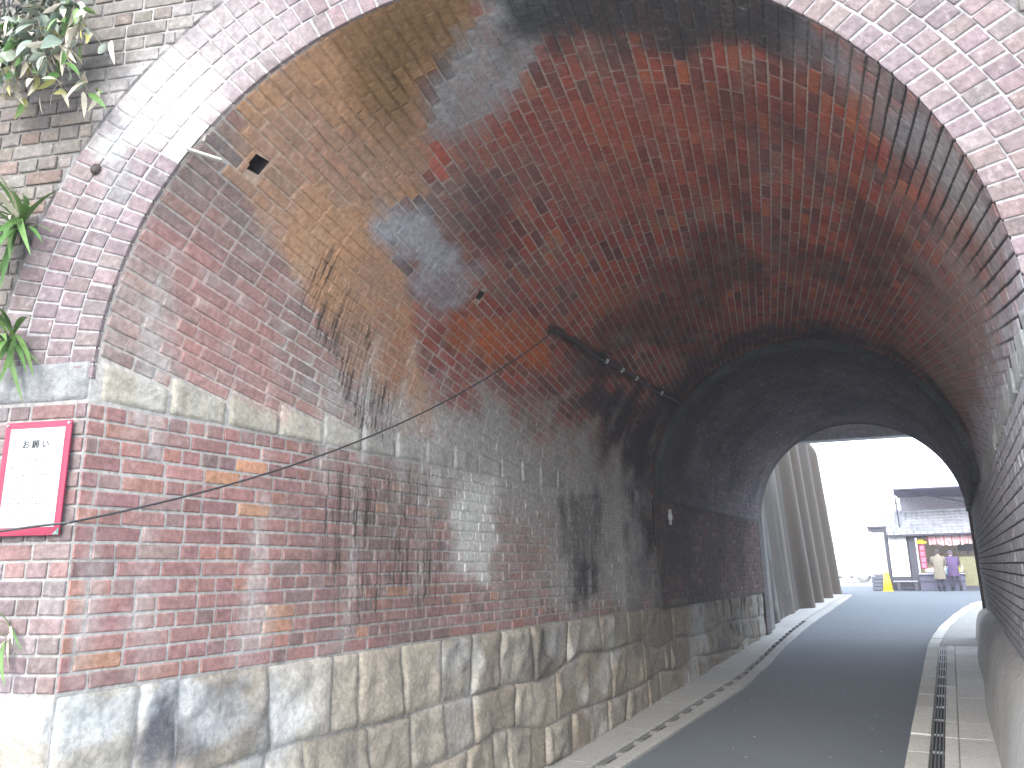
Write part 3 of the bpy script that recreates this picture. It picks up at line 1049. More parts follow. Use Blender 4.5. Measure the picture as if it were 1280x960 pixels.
for Y, a, h in HOLES:
    t = PI-a/R
    c = np.array((R*math.cos(t), Y, R*math.sin(t)))
    o_ = np.array((math.cos(t), 0, math.sin(t)))
    th_ = np.array((-math.sin(t), 0, math.cos(t)))
    yh = np.array((0, 1, 0))
    V = []
    for dd in (.006, .2):
        for su, sv in ((-1,-1),(1,-1),(1,1),(-1,1)):
            V.append(c+o_*dd+yh*su*h*1.02+th_*sv*h*1.02)
    mb = MB()
    mb.add(V, [(0,1,5,4),(1,2,6,5),(2,3,7,6),(3,0,4,7),(4,5,6,7)], (.05,.04,.035))
    keep(mb.build('putlog_hole', M_BS, bv), bv)
vb = Bricks()
beta = math.atan(TW)
cb, sb = math.cos(beta), math.sin(beta)
for m in range(-4, 110):
    thc = lambda Y: (PI*R-.03-PC*(m+.5)+TW*(Y+.18))/R
    # start: the face (behind the first ring) or the right springing
    Y0 = 0.0
    for _ in range(30):
        Y0 = SK*R*math.cos(min(max(thc(Y0), -.2), PI+.2))+.024
    ylo = (.03-(PI*R-.03-PC*(m+1)))/TW-.18          # lower edge leaves the right springing
    yhi = ((PI*R-.03)-(PI*R-.03-PC*m))/TW-.18       # upper edge runs into the left springing
    ya, yb = max(Y0, ylo), min(YEND, yhi)
    if yb-ya < .06: continue
    y = ya
    first = True
    while y < yb-.03:
        L = .222 if random.random() < .62 else .112
        if first: L = random.choice((.222, .165, .112)); first = False
        dY = L*cb
        if yb-y-dY < .04: dY = yb-y
        skip = None
        for Yh, ah, h in HOLES:
            if abs(R*(PI-thc(Yh))-ah) < h+.022:
                if y < Yh-h-.006 < y+dY: dY = Yh-h-.006-y+.0105
                elif Yh-h-.02 <= y < Yh+h: skip = Yh+h+.004
        if skip is not None:
            y = skip
            continue
        if dY < .025:
            y += max(dY, .012)
            continue
        yc = y+dY/2
        t = thc(yc)
        y += dY
        a = R*(PI-t)
        n = np.array((-math.cos(t), 0, -math.sin(t)))
        that = np.array((-math.sin(t), 0, math.cos(t)))
        u = np.array((0, 1, 0))*cb+that*sb
        v = np.cross(n, u)
        pr = 0
        vb.add(np.array((R*math.cos(t), yc, R*math.sin(t))), u, v, n, dY/cb-.0105, PC*cb-.0105)
COAT = STAINS[2][0]
def coat_lift(c):
    Y, a = unroll(np.array([c]))
    return .006 if poly_d(Y, a, COAT)[0] > 0 and Y[0] > .1 and a[0] > 1.3 else 0
vb.emit(bv, 'vault_brick', 'vault_brickwork', vault_base, stain, lift=coat_lift)
for c in bv.children:
    if c.name.startswith('vault_brick'): keep(c, bv)

# ------------------------------------------------------------------ far barrel
fv = tag(empty('barrel_vault', (0, 9.3, 0)), 'far barrel vault, soot black and a little lower than the near one', 'vault')
P = np.array([[((R2+.008)*math.cos(t), Y, (R2+.008)*math.sin(t)) for Y in np.linspace(YEND, YFAR, 40)] for t in np.linspace(-.01, PI+.01, 90)])
def soot(P, C):
    P = np.asarray(P, float)
    n = fbm(P*1.8, 505, 5)
    k = (sstep(n, .4, .62)*.5)[:, None]
    C = C*(1-k)+np.array((.07,.068,.078))*k
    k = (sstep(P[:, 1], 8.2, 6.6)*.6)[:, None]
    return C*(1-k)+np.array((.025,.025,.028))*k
mb = MB()
mb.grid(P, soot(P.reshape(-1, 3), np.tile((.15,.14,.145), (P.shape[0]*P.shape[1], 1))))
keep(mb.build('vault_mortar', M_BS, fv), fv)
fbk = Bricks()
dth = PI/76
for i in range(76):
    t = (i+.5)*dth
    n = np.array((-math.cos(t), 0, -math.sin(t)))
    lay_row(YEND+.13, YFAR-.06, lambda u, L: fbk.add(np.array((R2*math.cos(t), u, R2*math.sin(t))), (0, 1, 0), np.cross(n, (0, 1, 0)), n, L, R2*dth-.01), i % 2, random.uniform(.5, 1))
fbk.emit(fv, 'vault_brick', 'vault_brickwork', lambda P: np.clip(pal(len(P), [(.2,.16,.17),(.17,.15,.165),(.23,.185,.195)], [3,3,2]), .01, .9), soot, limit=0)
for c in fv.children:
    if c.name.startswith('vault_brick'): keep(c, fv)
# the stepped ring where the two barrels meet
mb = MB()
P = []
for t in np.linspace(-.02, PI+.02, 100):
    cst, sn = math.cos(t), math.sin(t)
    j = .012*(vnoise(np.array([[t*9, 1.5, 0]]), 5)[0]-.3)+.006*math.sin(t*37)
    P.append([((R+.03)*cst, YEND-.012, (R+.03)*sn), ((R2+.012+j)*cst, YEND-.012, (R2+.012+j)*sn), ((R2-.004)*cst, YEND+.004, (R2-.004)*sn), ((R2-.006)*cst, YEND+.12, (R2-.006)*sn), ((R2+.01)*cst, YEND+.125, (R2+.01)*sn)])
P = np.array(P)
pp = P.reshape(-1, 3)
cc = np.tile((.075,.08,.08), (len(pp), 1))*(1+1.2*(fbm(pp*5, 66, 4)-.5))[:, None]
mb.grid(P, cc)
keep(mb.build('step_ring', M_CON, fv), fv)

# ------------------------------------------------------------------ far portal, earth fill, coping
fp = tag(empty('portal_wall', (0, YFAR, gz(12))), 'far portal wall of brick, seen from inside the tunnel mouth', 'portal wall')
mb = MB()
ths = np.linspace(0, PI, 80)
for YY in (YFAR+.02, YFAR+.35):
    P = np.array([[(1.66*math.cos(t), YY, 1.66*math.sin(t)), (1.66*math.cos(t), YY, ZT)] for t in ths])
    mb.grid(P, np.tile((.28,.2,.18), (160, 1)))
    for x0, x1 in ((-8.5, -1.66), (1.66, 8.5)):
        P = np.array([[(x, YY, z) for z in (-2.6, 0, ZT)] for x in (x0, x1)])
        mb.grid(P, np.tile((.28,.2,.18), (6, 1)))
# reveal of the far mouth
P = np.array([[(1.66*math.cos(t), YY, 1.66*math.sin(t)) for YY in (YFAR-.06, YFAR+.35)] for t in ths])
mb.grid(P, np.tile((.09,.085,.08), (160, 1)))
for x in (-1.66, 1.66):
    P = np.array([[(x, YY, z) for YY in (YFAR-.02, YFAR+.35)] for z in (-2.6, 0)])
    mb.grid(P, np.tile((.1,.095,.09), (4, 1)))
keep(mb.build('wall_core', M_BS, fp), fp)
mb = MB()
mb.add([(-60, SK*-8.5+.1, ZT-.15), (-8.5, SK*-8.5+.1, ZT-.15), (8.5, SK*8.5+.1, ZT-.15), (60, SK*8.5, ZT-.15), (60, YFAR+.3, ZT-.15), (-60, YFAR+.3, ZT-.15),
        (-60, SK*-8.5-5, -3), (-8.5, SK*-8.5+.1, -3), (8.5, SK*8.5+.1, -3), (60, SK*8.5-5, -3), (60, YFAR+5, -3), (8.5, YFAR+.3, -3), (-8.5, YFAR+.3, -3), (-60, YFAR+5, -3), (8.5, YFAR+.3, ZT-.15), (-8.5, YFAR+.3, ZT-.15)],
       [(0,1,2,3,4,14,15,5), (0,1,7,6), (2,3,9,8), (4,14,11,10), (15,5,13,12)], (.08,.1,.04))
o = mb.build('embankment', masonry('embankment_grass', (.07,.09,.035), mott=.4, lime=.1, dark=.3, streak=0, bscale=20), None)
o['kind'] = 'structure'
for s_, nm in ((-1, 'near'), (1, 'far')):
    mb = MB()
    for i in range(24):
        h0 = -8.4+.7*i
        if s_ < 0:
            M = Matrix.Translation((0, 0, 0)) @ Matrix.Rotation(math.atan(SK), 4, 'Z')
            mb = MB(); mb.box((h0, -.06, ZT), (h0+.69, .4, ZT+.16), (.4,.39,.36), M)
            keep(mb.build('coping_stone', M_GR, portal), portal)

# ------------------------------------------------------------------ stones at the foot and springing of the near face
frF = lambda u, z, n: tuple(F(u, z)+NF*(n-.012))
plinth(portal, frF, -4.4, -1.7*CS-.002, PZ, 8, lambda u: gz(-.6))
for h0, h1 in ((-1.7*CS-.455, -1.7*CS-.004), (-1.7*CS-1.0, -1.7*CS-.46), (-1.7*CS-1.6, -1.7*CS-1.005), (1.7*CS+.004, 1.7*CS+.46)):
    def dk(P, seed):
        return np.tile((.24,.245,.245), (len(P), 1))*(1+.7*(fbm(P*7, 99, 4)-.5))[:, None]
    m = stone(frF, h0, h1, lambda u: -.094, lambda u: .088, random.randint(1, 999), depth=.018, rough=.004, cell=.03, tint=dk, edge=.012)
    keep(m.build('springer_stone', M_GR, portal, smooth=True), portal)

# ------------------------------------------------------------------ beyond the tunnel: pier, girder, ribbed retaining wall
def wl(p, par):
    return keep(p, par) if par is not None else p
pier = MB()
P = []
for z in np.linspace(-2.4, 1.35, 14):
    P.append([(-1.72+.03*0-.012*(z+2.4), YFAR+.36, z), (-1.70-.012*(z+2.4), YFAR+.40, z), (-1.72-.012*(z+2.4), YFAR+1.0, z), (-2.1, YFAR+1.03, z)])
P = np.array(P)
pier.grid(P, np.tile((.17,.17,.16), (P.shape[0]*4, 1))*(1+.4*(fbm(P.reshape(-1, 3)*3, 12, 3)-.5))[:, None])
pier.add([P[-1][0], P[-1][1], P[-1][2], P[-1][3]], [(0, 1, 2, 3)], (.17,.17,.16))
tag(pier.build('concrete_pier', M_CON), 'narrow pale concrete pier between the tunnel end and the ribbed wall', 'pier')

gird = tag(empty('bridge_girder', (0, YFAR+.6, 1.5)), 'grey girder with flanges crossing above the far tunnel mouth', 'girder')
M_GIRD = plain('veil_paled_girder', (.7, .72, .75), .6, .0)  # colour raised to stand in for lens veil over the unlit face
Mg = Matrix.Translation((0, YFAR+.62, 1.42)) @ Matrix.Rotation(math.radians(1.5), 4, 'Y')
for nm, lo, hi in (('bottom_flange', (-2.3, -.16, 0), (2.3, .16, .035)), ('web_plate', (-2.3, -.02, .035), (2.3, .02, .7)), ('flange_angle', (-2.3, -.06, .1), (2.3, -.021, .14)), ('flange_angle', (-2.3, -.05, .22), (2.3, -.021, .25)), ('top_flange', (-2.3, -.16, .7), (2.3, .16, .74))):
    mb = MB()
    mb.box(lo, hi, (.3,.3,.3), Mg)
    keep(mb.build(nm, M_GIRD, gird), gird)
mb = MB()
pts = [(-.75+.035*k, YFAR+.48, 1.62+.05*math.sin(k*1.1)+(.06 if k in (3, 4) else 0)) for k in range(8)]
mb.tube(pts, [.01,.025,.03,.02,.035,.03,.02,.008], 6, (.7,.7,.7))
tag(mb.build('cloth_rag', plain('white_cloth', (.75,.76,.78), .9)), 'crumpled white rag caught on the girder over the far mouth', 'rag')

rwl = tag(empty('retaining_wall', (-2.2, 20, gz(20))), 'tall grey ribbed concrete retaining wall beyond the tunnel, streaked pale and mossy', 'retaining wall')
WY0, WY1 = YFAR+1.02, 27.6
def wx(Y): return lerp(Y, [(13.1, -1.86), (17, -1.95), (22, -2.2), (27.6, -2.47), (30, -2.6)])
RIBS = [14.2, 16.2, 18.0, 20.3, 23.4, 26.9]
ys = np.linspace(WY0, WY1, 170)
us = np.concatenate([np.linspace(0, .9, 30), np.linspace(.91, 1, 8)])
P = []
for Y in ys:
    row = []
    rib = sum(math.exp(-((Y-r_)/.42)**4) for r_ in RIBS[2:])*.30 + sum(math.exp(-((Y-r_)/.3)**4) for r_ in RIBS[:2])*.05
    top = 3.55 if Y < 27 else 3.55-.25*((Y-27)/.6)**2
    if Y < 15: top = 3.2
    for u in us:
        z0 = gz(Y)-.1
        z = z0+(top-z0)*u
        x = wx(Y)-.045*(z-z0)+rib*(1-.35*u)
        if u > .9: x -= .22*((u-.9)/.1)**2
        row.append((x, Y, z))
    row += [(wx(Y)-1.4, Y, top+.02)]
    P.append(row)
P.append([(x-1.6, WY1+.03, z) for x, y, z in P[-1]])
P = np.array(P)
pp = P.reshape(-1, 3)
rb_ = np.zeros(len(pp))
for r_ in RIBS: rb_ += np.exp(-((pp[:, 1]-r_)/.45)**2)
cc = np.tile((.052,.041,.03), (len(pp), 1))*(1-.0*rb_)[:, None]
ld = np.exp(-((pp[:, 1]-np.array([RIBS[min(range(6), key=lambda k: abs(RIBS[k]-y))] for y in pp[:, 1]])-.05)/.22)**2)
cc = cc*(1-ld[:, None]*.6)+np.array((.19,.172,.145))*ld[:, None]*.6
n = fbm(np.stack([pp[:, 1]*2.4, pp[:, 2]*.35, 0*pp[:, 0]], 1), 61, 5)
k = (sstep(n, .46, .62)*.55*sstep(pp[:, 1], 18.5, 14))[:, None]
cc = cc*(1-k)+np.array((.2,.23,.215))*k
k = (sstep(fbm(pp*1.3, 62, 5), .48, .62)*.75*sstep(pp[:, 2], 2.2, -1.5)*sstep(pp[:, 1], 17.5, 14.5))[:, None]
cc = cc*(1-k)+np.array((.015,.02,.015))*k
n = fbm(np.stack([pp[:, 1]*5, pp[:, 2]*.3, 0*pp[:, 0]], 1), 64, 4)
k = (sstep(n, .52, .68)*.5)[:, None]
cc = cc*(1-k)+np.array((.045,.043,.04))*k
mb = MB()
mb.grid(P, cc)
keep(mb.build('ribbed_face', M_CON, rwl, smooth=True), rwl)

# ------------------------------------------------------------------ cables, hook, small fixtures
def vp(Y, a, off=0.0):
    t = PI-a/R
    return Vector(((R-off)*math.cos(t), Y, (R-off)*math.sin(t)))
cable = tag(empty('overhead_cable', vp(3.0, 1.24, .03)), 'thin black cable sagging from a hook in the vault to past the red framed notice', 'cable')
A = vp(3.0, 1.24, .05)
# corner of the wall at the height where the wire turns round it
B = Vector((-1.668, -.60, -.60))
Cc_ = Vector((-2.6, -.93, -.66))
pts = []
for i in range(33):
    s = i/32
    p = A.lerp(B, s)
    p.z -= .40*4*s*(1-s)*.5
    p.x = max(p.x, -1.675)
    pts.append(p)
for i in range(1, 9):
    p = B.lerp(Cc_, i/8)
    p.y = SK*p.x-.075+.02*i/8
    p.z -= .012*math.sin(i/8*PI)
    pts.append(p)
mb = MB(); mb.tube(pts, .0052, 6)
keep(mb.build('wire', M_CAB, cable), cable)
mb = MB()
hk = [A+Vector((-.05*math.cos(t)*0-.02*(1-t/3), .025*math.sin(t*2), .02*math.cos(t*2))) for t in np.linspace(0, 3, 10)]
mb.tube(hk, .006, 6)
keep(mb.build('hook', M_IRON, cable), cable)
run = tag(empty('fixed_cable', vp(4, 1.21)), 'sooty black cable clipped along the left haunch of the vault', 'cable')
mb = MB()
mb.tube([vp(Y, 1.225-.004*(Y-3)+.012*math.sin(Y*4.3), .022) for Y in np.linspace(2.95, 6.45, 40)], .011, 7)
mb.tube([vp(6.45, 1.21, .022), vp(6.5, 1.35, .022), vp(6.52, 1.6, .022), vp(6.52, 1.9, .022)], .011, 6)
keep(mb.build('cable_sheath', M_CAB, run), run)
run.children[0]['kind'] = 'stuff'
for Y in (4.15, 4.55, 4.95, 5.75):
    mb = MB()
    p = vp(Y, 1.222, .03)
    mb.box((-.012, -.014, -.024), (.012, .014, .024), (.6,.6,.6), Matrix.Translation(p) @ Matrix.Rotation(.7, 4, 'Y'))
    me = bevel_mesh(mb.mesh('cable_clip'), .004, 1)
    keep(link('cable_clip', me, plain('clip_plastic', (.5,.5,.48), .6), run), run)
# white porcelain fixture on the far stretch
fx = tag(empty('wall_insulator', (-1.64, 6.95, -.1)), 'small white porcelain insulator on the dark wall by the barrel step', 'insulator')
for nm, z0, z1, r0 in (('cap', -.05, 0, .022), ('body', -.13, -.052, .03), ('base', -.19, -.132, .02)):
    mb = MB(); mb.tube([(-1.635, 6.95, -.1+z0), (-1.635, 6.95, -.1+(z0+z1)/2), (-1.635, 6.95, -.1+z1)], [r0*.8, r0, r0*.7], 10)
    keep(mb.build(nm, plain('porcelain', (.75,.75,.72), .3), fx, True), fx)
recess = MB()
recess.tube([(-1.662, 6.46, z) for z in np.linspace(-.55, .0, 6)], .03, 8)  # dark tube added in place of the dark recess by the barrel step
tag(recess.build('recess_stub', M_IRON, None, True), 'short dark pipe drawn as a stub on the left wall just before the barrel step', 'recess')
# broken arris
sl = MB()
c0 = vp(-.46, 1.10, .0)
for k, (dx, dz, L, wd, th) in enumerate(((0, 0, .17, .05, .010),)):
    Ms = Matrix.Translation(c0+Vector((.02, .02, -.015))) @ Matrix.Rotation(math.radians(18), 4, 'Z') @ Matrix.Rotation(math.radians(24), 4, 'Y')
    sl.box((-.03, -wd/2, -th/2), (L, wd/2*.5, th/2), (.5,.47,.42), Ms)
me = sl.mesh('stone_sliver')
tag(link('stone_sliver', bevel_mesh(me, .003, 1), M_GR), 'thin pale sliver sticking out of the broken edge of the arch', 'sliver')
lump = MB()
for k in range(5):
    a = 1.045+.033*k
    t = PI-a/R
    lump_c = np.array(((R+.055)*math.cos(t), SK*(R+.055)*math.cos(t)+.02, (R+.055)*math.sin(t)))
    V, Fq = VARS[k]
    sc = np.array((.09+.02*random.random(), .036, .6))
    rr_ = np.stack([np.array((math.cos(t), SK*math.cos(t), math.sin(t))), np.array((-math.sin(t), -SK*math.sin(t), math.cos(t))), NF], 1)
    W = (V*sc+rng.normal(0, .004, V.shape))@rr_.T+lump_c
    lump = MB(); lump.add(W, Fq, face_stain_glare(W, np.tile((.5,.42,.38), (len(W), 1))))
    keep(lump.build('broken_brick', M_BS, portal), portal)
so = tag(empty('ring_hole', F(-.0, 0)), 'iron collar standing in for the dark socket let into the brick rings on the left', 'hole')  # iron collar put where the rings only have a dark hole
t = PI-1.0/R
cs_ = Vector((-1.79, SK*-1.79-.004, .98))
so.location = cs_
mb = MB(); mb.tube([Vector(NF)*d for d in (-.02, .006, .008, -.015)], [.026, .026, .019, .017], 12)
link_o = mb.build('collar', M_IRON, so, True)

# ------------------------------------------------------------------ notice
sign = tag(empty('notice_board', F(-1.99, -.41)-np.array((0, .02, 0))), 'white laminated notice in a crimson border fixed to the brick corner', 'notice')
sw, sh = .315, .468
So = np.array(F(-1.7*CS-.045-sw/2, -.412))+NF*.02
sign.location = So
sign.rotation_euler = (0, 0, math.atan(SK))
M_PINK = plain('crimson_card', (.27, .012, .045), .5, var=.08)
M_WHITE = plain('white_paper', (.36, .36, .355), .5, var=.03)
M_INK = plain('faded_ink', (.008, .014, .02), .7)
M_INK2 = plain('pale_ink', (.07, .09, .1), .7)
mb = MB(); mb.box((-sw/2, -.004, -sh/2), (sw/2, .004, sh/2))
link('border_card', bevel_mesh(mb.mesh('border_card'), .0015, 1), M_PINK, sign)
mb = MB(); mb.box((-sw/2+.03, -.0062, -sh/2+.033), (sw/2-.026, -.0045, sh/2-.028))
mb.build('paper', M_WHITE, sign)
for sx, sz in ((-1, 1), (1, 1), (1, -1)):
    mb = MB(); mb.tube([(sx*(sw/2-.012), -.004, sz*(sh/2-.012)), (sx*(sw/2-.012), -.0095, sz*(sh/2-.012))], [.0075, .005], 8)
    mb.build('pin', M_STEEL, sign)
mb = MB(); mb.add([(sw/2-.03, -.0065, -sh/2+.003), (sw/2-.002, -.0065, -sh/2+.003), (sw/2-.002, -.0065, -sh/2+.03)], [(0, 1, 2)])
mb.build('corner_tape', plain('green_tape', (.1, .3, .24), .5), sign)
fc = bpy.data.curves.new('lettering', 'FONT')
fc.body = 'お 願 い'
fc.size = .036
fc.offset = .0007
fc.align_x = 'CENTER'
fc.extrude = .0002
to = bpy.data.objects.new('tmp_lettering', fc)
COL.objects.link(to)
dg = bpy.context.evaluated_depsgraph_get()
me = bpy.data.meshes.new_from_object(to.evaluated_get(dg))
bpy.data.objects.remove(to)
lo_ = link('lettering', me, M_INK, sign)
me.materials.clear(); me.materials.append(M_INK)
lo_.location = (0, -.0068, .125)
lo_.rotation_euler = (PI/2, 0, 0)
# the body of the notice is bleached beyond reading: rows of faint strokes
mb = MB()
for i, (z, x0, x1) in enumerate(((.075, -.1, .09), (.043, -.1, .06), (.012, -.11, .09), (-.02, -.11, .09), (-.052, -.11, .07), (-.084, -.1, .03), (-.106, -.1, .08), (-.13, -.1, 0), (-.15, -.09, .03))):
    x = x0
    while x < x1:
        wdt = random.uniform(.006, .012)
        if random.random() < .8:
            for q in range(3):
                zz = z+random.uniform(-.005, .005)
                mb.box((x, -.0068, zz), (x+wdt*.8, -.0065, zz+.0016))
        x += wdt+.004
o = mb.build('faint_print', M_INK2, sign)
o['kind'] = 'stuff'

# ------------------------------------------------------------------ plants on the face
def leaf_mesh(name, L, W, bend, mat, fold=.15, n=5):
    V, Fq = [], []
    for i in range(n+1):
        s = i/n
        wd = W*math.sin(PI*min(1, s*.97+.03))**.7*(1-.25*s)
        x = L*s
        z = -bend*L*s*s
        V += [(x, -wd/2, z+fold*wd), (x, 0, z), (x, wd/2, z+fold*wd)]
    for i in range(n):
        b = i*3
        Fq += [(b, b+3, b+4, b+1), (b+1, b+4, b+5, b+2)]
    me = bpy.data.meshes.new(name)
    me.from_pydata(V, [], Fq)
    me.materials.append(mat)
    me.polygons.foreach_set('use_smooth', [True]*len(me.polygons))
    return me
def leafmat(name, c, c2, trans=.25):
    m = bpy.data.materials.new(name)
    m.use_nodes = True
    nt = m.node_tree
    b = nt.nodes['Principled BSDF']
    oi = N(nt, 'ShaderNodeObjectInfo')
    tc = N(nt, 'ShaderNodeTexCoord')
    k = noise_node(nt, tc.outputs['Object'], 30, 3, .6)
    cc = mixc(nt, oi.outputs['Random'], c, c2)
    cc = mixc(nt, ramp(nt, k, .45, .75, 0, .5), cc, tuple(x*.6 for x in c))
    nt.links.new(cc, b.inputs['Base Color'])
    b.inputs['Roughness'].default_value = .5
    b.inputs['Specular IOR Level'].default_value = .3
    return m
L_GREEN = leafmat('grass_green', (.07,.16,.04), (.13,.22,.06))
L_BLUE = leafmat('dusty_leaf', (.17,.22,.17), (.3,.33,.26))
L_YEL = leafmat('yellow_leaf', (.4,.38,.1), (.45,.42,.2))
L_DRY = leafmat('dry_straw', (.45,.4,.3), (.5,.46,.36))
L_DARK = leafmat('dark_leaf', (.05,.06,.045), (.16,.16,.15))
M_STEM = plain('plant_stem', (.3,.27,.2), .8)
def put_leaf(me, name, parent, base, dirv, roll=0, s=1):
    d = Vector(dirv).normalized()
    q = d.to_track_quat('X', 'Z')
    o = bpy.data.objects.new(name, me)
    o.parent = parent
    o.matrix_local = Matrix.Translation(base) @ q.to_matrix().to_4x4() @ Matrix.Rotation(roll, 4, 'X') @ Matrix.Scale(s, 4)
    COL.objects.link(o)
    return o
def fpt(h, z, off):
    return Vector(F(h*CS, z)+NF*off)
# trailing leafy vine
vine = tag(empty('trailing_vine', fpt(-2.45, 1.75, .05)), 'dusty green and yellow leafed vine hanging down the brick face at upper left', 'vine')
lm = [leaf_mesh('leaf', .065, .032, .3, L_BLUE), leaf_mesh('leaf', .085, .05, .5, L_BLUE), leaf_mesh('leaf', .09, .03, .6, L_YEL), leaf_mesh('leaf', .11, .024, .5, L_DRY), leaf_mesh('leaf', .1, .03, .4, L_GREEN)]
vo = vine.location
r2 = random.Random(5)
for s_ in range(14):
    x0, z0 = -2.34+.035*s_+r2.uniform(-.03, .03), 1.66+r2.uniform(-.1, .16)
    ex, ez = x0+r2.uniform(.02, .22), z0-r2.uniform(.18, .42)
    pts = [fpt(x0+(ex-x0)*t, z0+(ez-z0)*t+.04*math.sin(PI*t), .04+.16*math.sin(PI*t*.9)) - vo for t in np.linspace(0, 1, 8)]
    mb = MB(); mb.tube(pts, [.004-.0003*i for i in range(8)], 5)
    mb.build('stem', M_STEM, vine, True)
    for k in range(20):
        i = r2.uniform(.5, 6.99)
        p = pts[int(i)].lerp(pts[int(i)+1], i-int(i))
        p = p+Vector((r2.gauss(0, .025), r2.gauss(0, .015), r2.gauss(0, .025)))
        low = i > 5
        me = r2.choice([lm[2], lm[3], lm[3], lm[0], lm[4]]) if low else r2.choice([lm[0], lm[0], lm[1], lm[1], lm[3], lm[3], lm[4]])
        put_leaf(me, 'leaf', vine, p, (r2.gauss(.2, .6), r2.gauss(-.3, .4), r2.gauss(-.7, .5)), r2.uniform(-1, 1), r2.uniform(.8, 1.35))
# grass tufts rooted in the joints
def tuft(h, z, n, L, spread, label, seed, dry=.2, bend=(.5, -.25, .35)):
    r3 = random.Random(seed)
    base = fpt(h, z, .0)
    t = tag(empty('bamboo_grass', base), label, 'grass tuft', 'grass tufts rooted in the brick face')
    ms = [leaf_mesh('blade', L, L*.10, .55, L_GREEN, n=8), leaf_mesh('blade', L*.8, L*.09, .9, L_GREEN, n=8), leaf_mesh('blade', L*.9, L*.08, .7, L_DRY, n=8)]
    for k in range(n):
        me = ms[2] if r3.random() < dry else r3.choice(ms[:2])
        d = (bend[0]+r3.gauss(0, spread), bend[1]+r3.gauss(-.2, .25), bend[2]+r3.gauss(0, spread))
        put_leaf(me, 'blade', t, (r3.uniform(-.03, .03), 0, r3.uniform(-.03, .03)), d, r3.uniform(-.6, .6), r3.uniform(.7, 1.2))
    return t
tuft(-2.14, .74, 34, .3, .45, 'green bladed grass tuft with straw stems, just below the leafy vine', 3, .3)
tuft(-2.10, .2, 26, .27, .4, 'green grass tuft just above the dark springer block left of the brick rings', 4, .1, (.45, -.3, .1))
tuft(-1.92, -1.02, 9, .16, .4, 'small yellowish grass tuft low on the face under the notice', 6, .4, (.35, -.2, .2))
# grey matted bush by the top edge
bush = tag(empty('matted_shrub', fpt(-2.10, 1.87, .05)), 'dark grey matted shrub clinging to the wall at the top edge', 'shrub')
dl = [leaf_mesh('leaf', .06, .022, .5, L_DARK), leaf_mesh('leaf', .07, .014, .8, L_DARK), leaf_mesh('leaf', .06, .03, .4, L_BLUE)]
r4 = random.Random(9)
mb = MB()
for k in range(14):
    e = Vector((r4.gauss(0, .12), r4.uniform(-.12, 0), r4.gauss(-.02, .06)))
    mb = MB(); mb.tube([Vector((0, 0, .05)), e*.5+Vector((0, 0, .03)), e], [.006, .004, .002], 5)
    mb.build('twig', M_STEM, bush)
for k in range(170):
    p = Vector((r4.gauss(-.02, .12), -abs(r4.gauss(.03, .05)), r4.gauss(.0, .05)))
    put_leaf(r4.choice([dl[0], dl[1], dl[1], dl[0], dl[2]]), 'leaf', bush, p, (r4.gauss(0, .7), r4.gauss(-.3, .5), r4.gauss(-.6, .5)), r4.uniform(-1, 1), r4.uniform(.7, 1.3))

# pale litter on the road
mb = MB()
lr = random.Random(21)
for k in range(90):
    Y = lr.uniform(3.5, 18)
    x = lr.uniform(-.9, .75)
    s = lr.uniform(.006, .02)
    an = lr.uniform(0, 6)
    V = [(x+s*math.cos(an+q*2*PI/5)*(1 if q % 2 else .6), Y+s*math.sin(an+q*2*PI/5), gz(Y)+.006+.004*lr.random()) for q in range(5)]
    mb.add(V, [(0, 1, 2, 3, 4)])
o = mb.build('leaf_litter', plain('dry_leaf', (.4,.38,.33), .9))
o['kind'] = 'stuff'
o['label'] = 'scattered pale leaf flakes on the asphalt'

# ------------------------------------------------------------------ the food stall and what stands round it
YS = 32.3
GZ = gz(YS)
M_DK = plain('dark_timber', (.055,.055,.075), .6)
M_TILE = plain('roof_tile', (.25,.26,.29), .45, var=.2, scale=3)
M_BEIGE = plain('beige_board', (.36,.28,.18), .7, var=.2)
M_OLIVE = plain('olive_panel', (.2,.19,.1), .7)
M_AWN = plain('awning_sheet', (.06,.04,.085), .6)
M_RED = plain('red_print', (.6,.05,.07), .6)
M_PINKP = plain('pink_print', (.75,.2,.3), .6)
M_YEL = plain('yellow_plastic', (.85,.6,.02), .4, var=.05)
M_LWHITE = plain('white_board', (.78,.78,.76), .6, var=.04)
stall = tag(empty('food_stall', (.7, YS, GZ)), 'dark timber food stall with grey tiled eave and open serving front', 'food stall')
def part(name, par, mat, boxes, bev=.01, smooth=False):
    mb = MB()
    for lo, hi in boxes: mb.box(lo, hi)
    me = mb.mesh(name)
    if bev: bevel_mesh(me, bev, 1)
    o = link(name, me, mat, par)
    if par is not None and par.location.length > 0: keep(o, par)
    return o
def tiles(par, x0, x1, ya, za, yb, zb, name='tile_roof', pitch=.19, rows=7):
    """pan tiles: corrugated across, stepped down the slope"""
    mb = MB()
    xs = np.arange(x0, x1+.001, pitch/6)
    P = []
    for r in range(rows):
        for e in (0, 1):
            s = (r+e)/rows
            y, z = ya+(yb-ya)*s, za+(zb-za)*s
            lift = .035*(1-e)
            P.append([(x, y, z+lift+.04*abs(math.sin(PI*(x-x0)/pitch))**.7) for x in xs])
    mb.grid(np.array(P))
    o = mb.build(name, M_TILE, par)
    o['kind'] = 'stuff'
    keep(o, par)
    part('eave_board', par, M_DK, [((x0, ya-.02, za-.09), (x1, ya+.05, za-.012))], 0)
    part('roof_deck', par, M_DK, [((x0, ya+.05, za-.08), (x1, yb, za-.03))], 0)
    for r in range(1): pass
tiles(stall, -.86, 3.2, YS-.4, .36, YS+.75, 1.22)
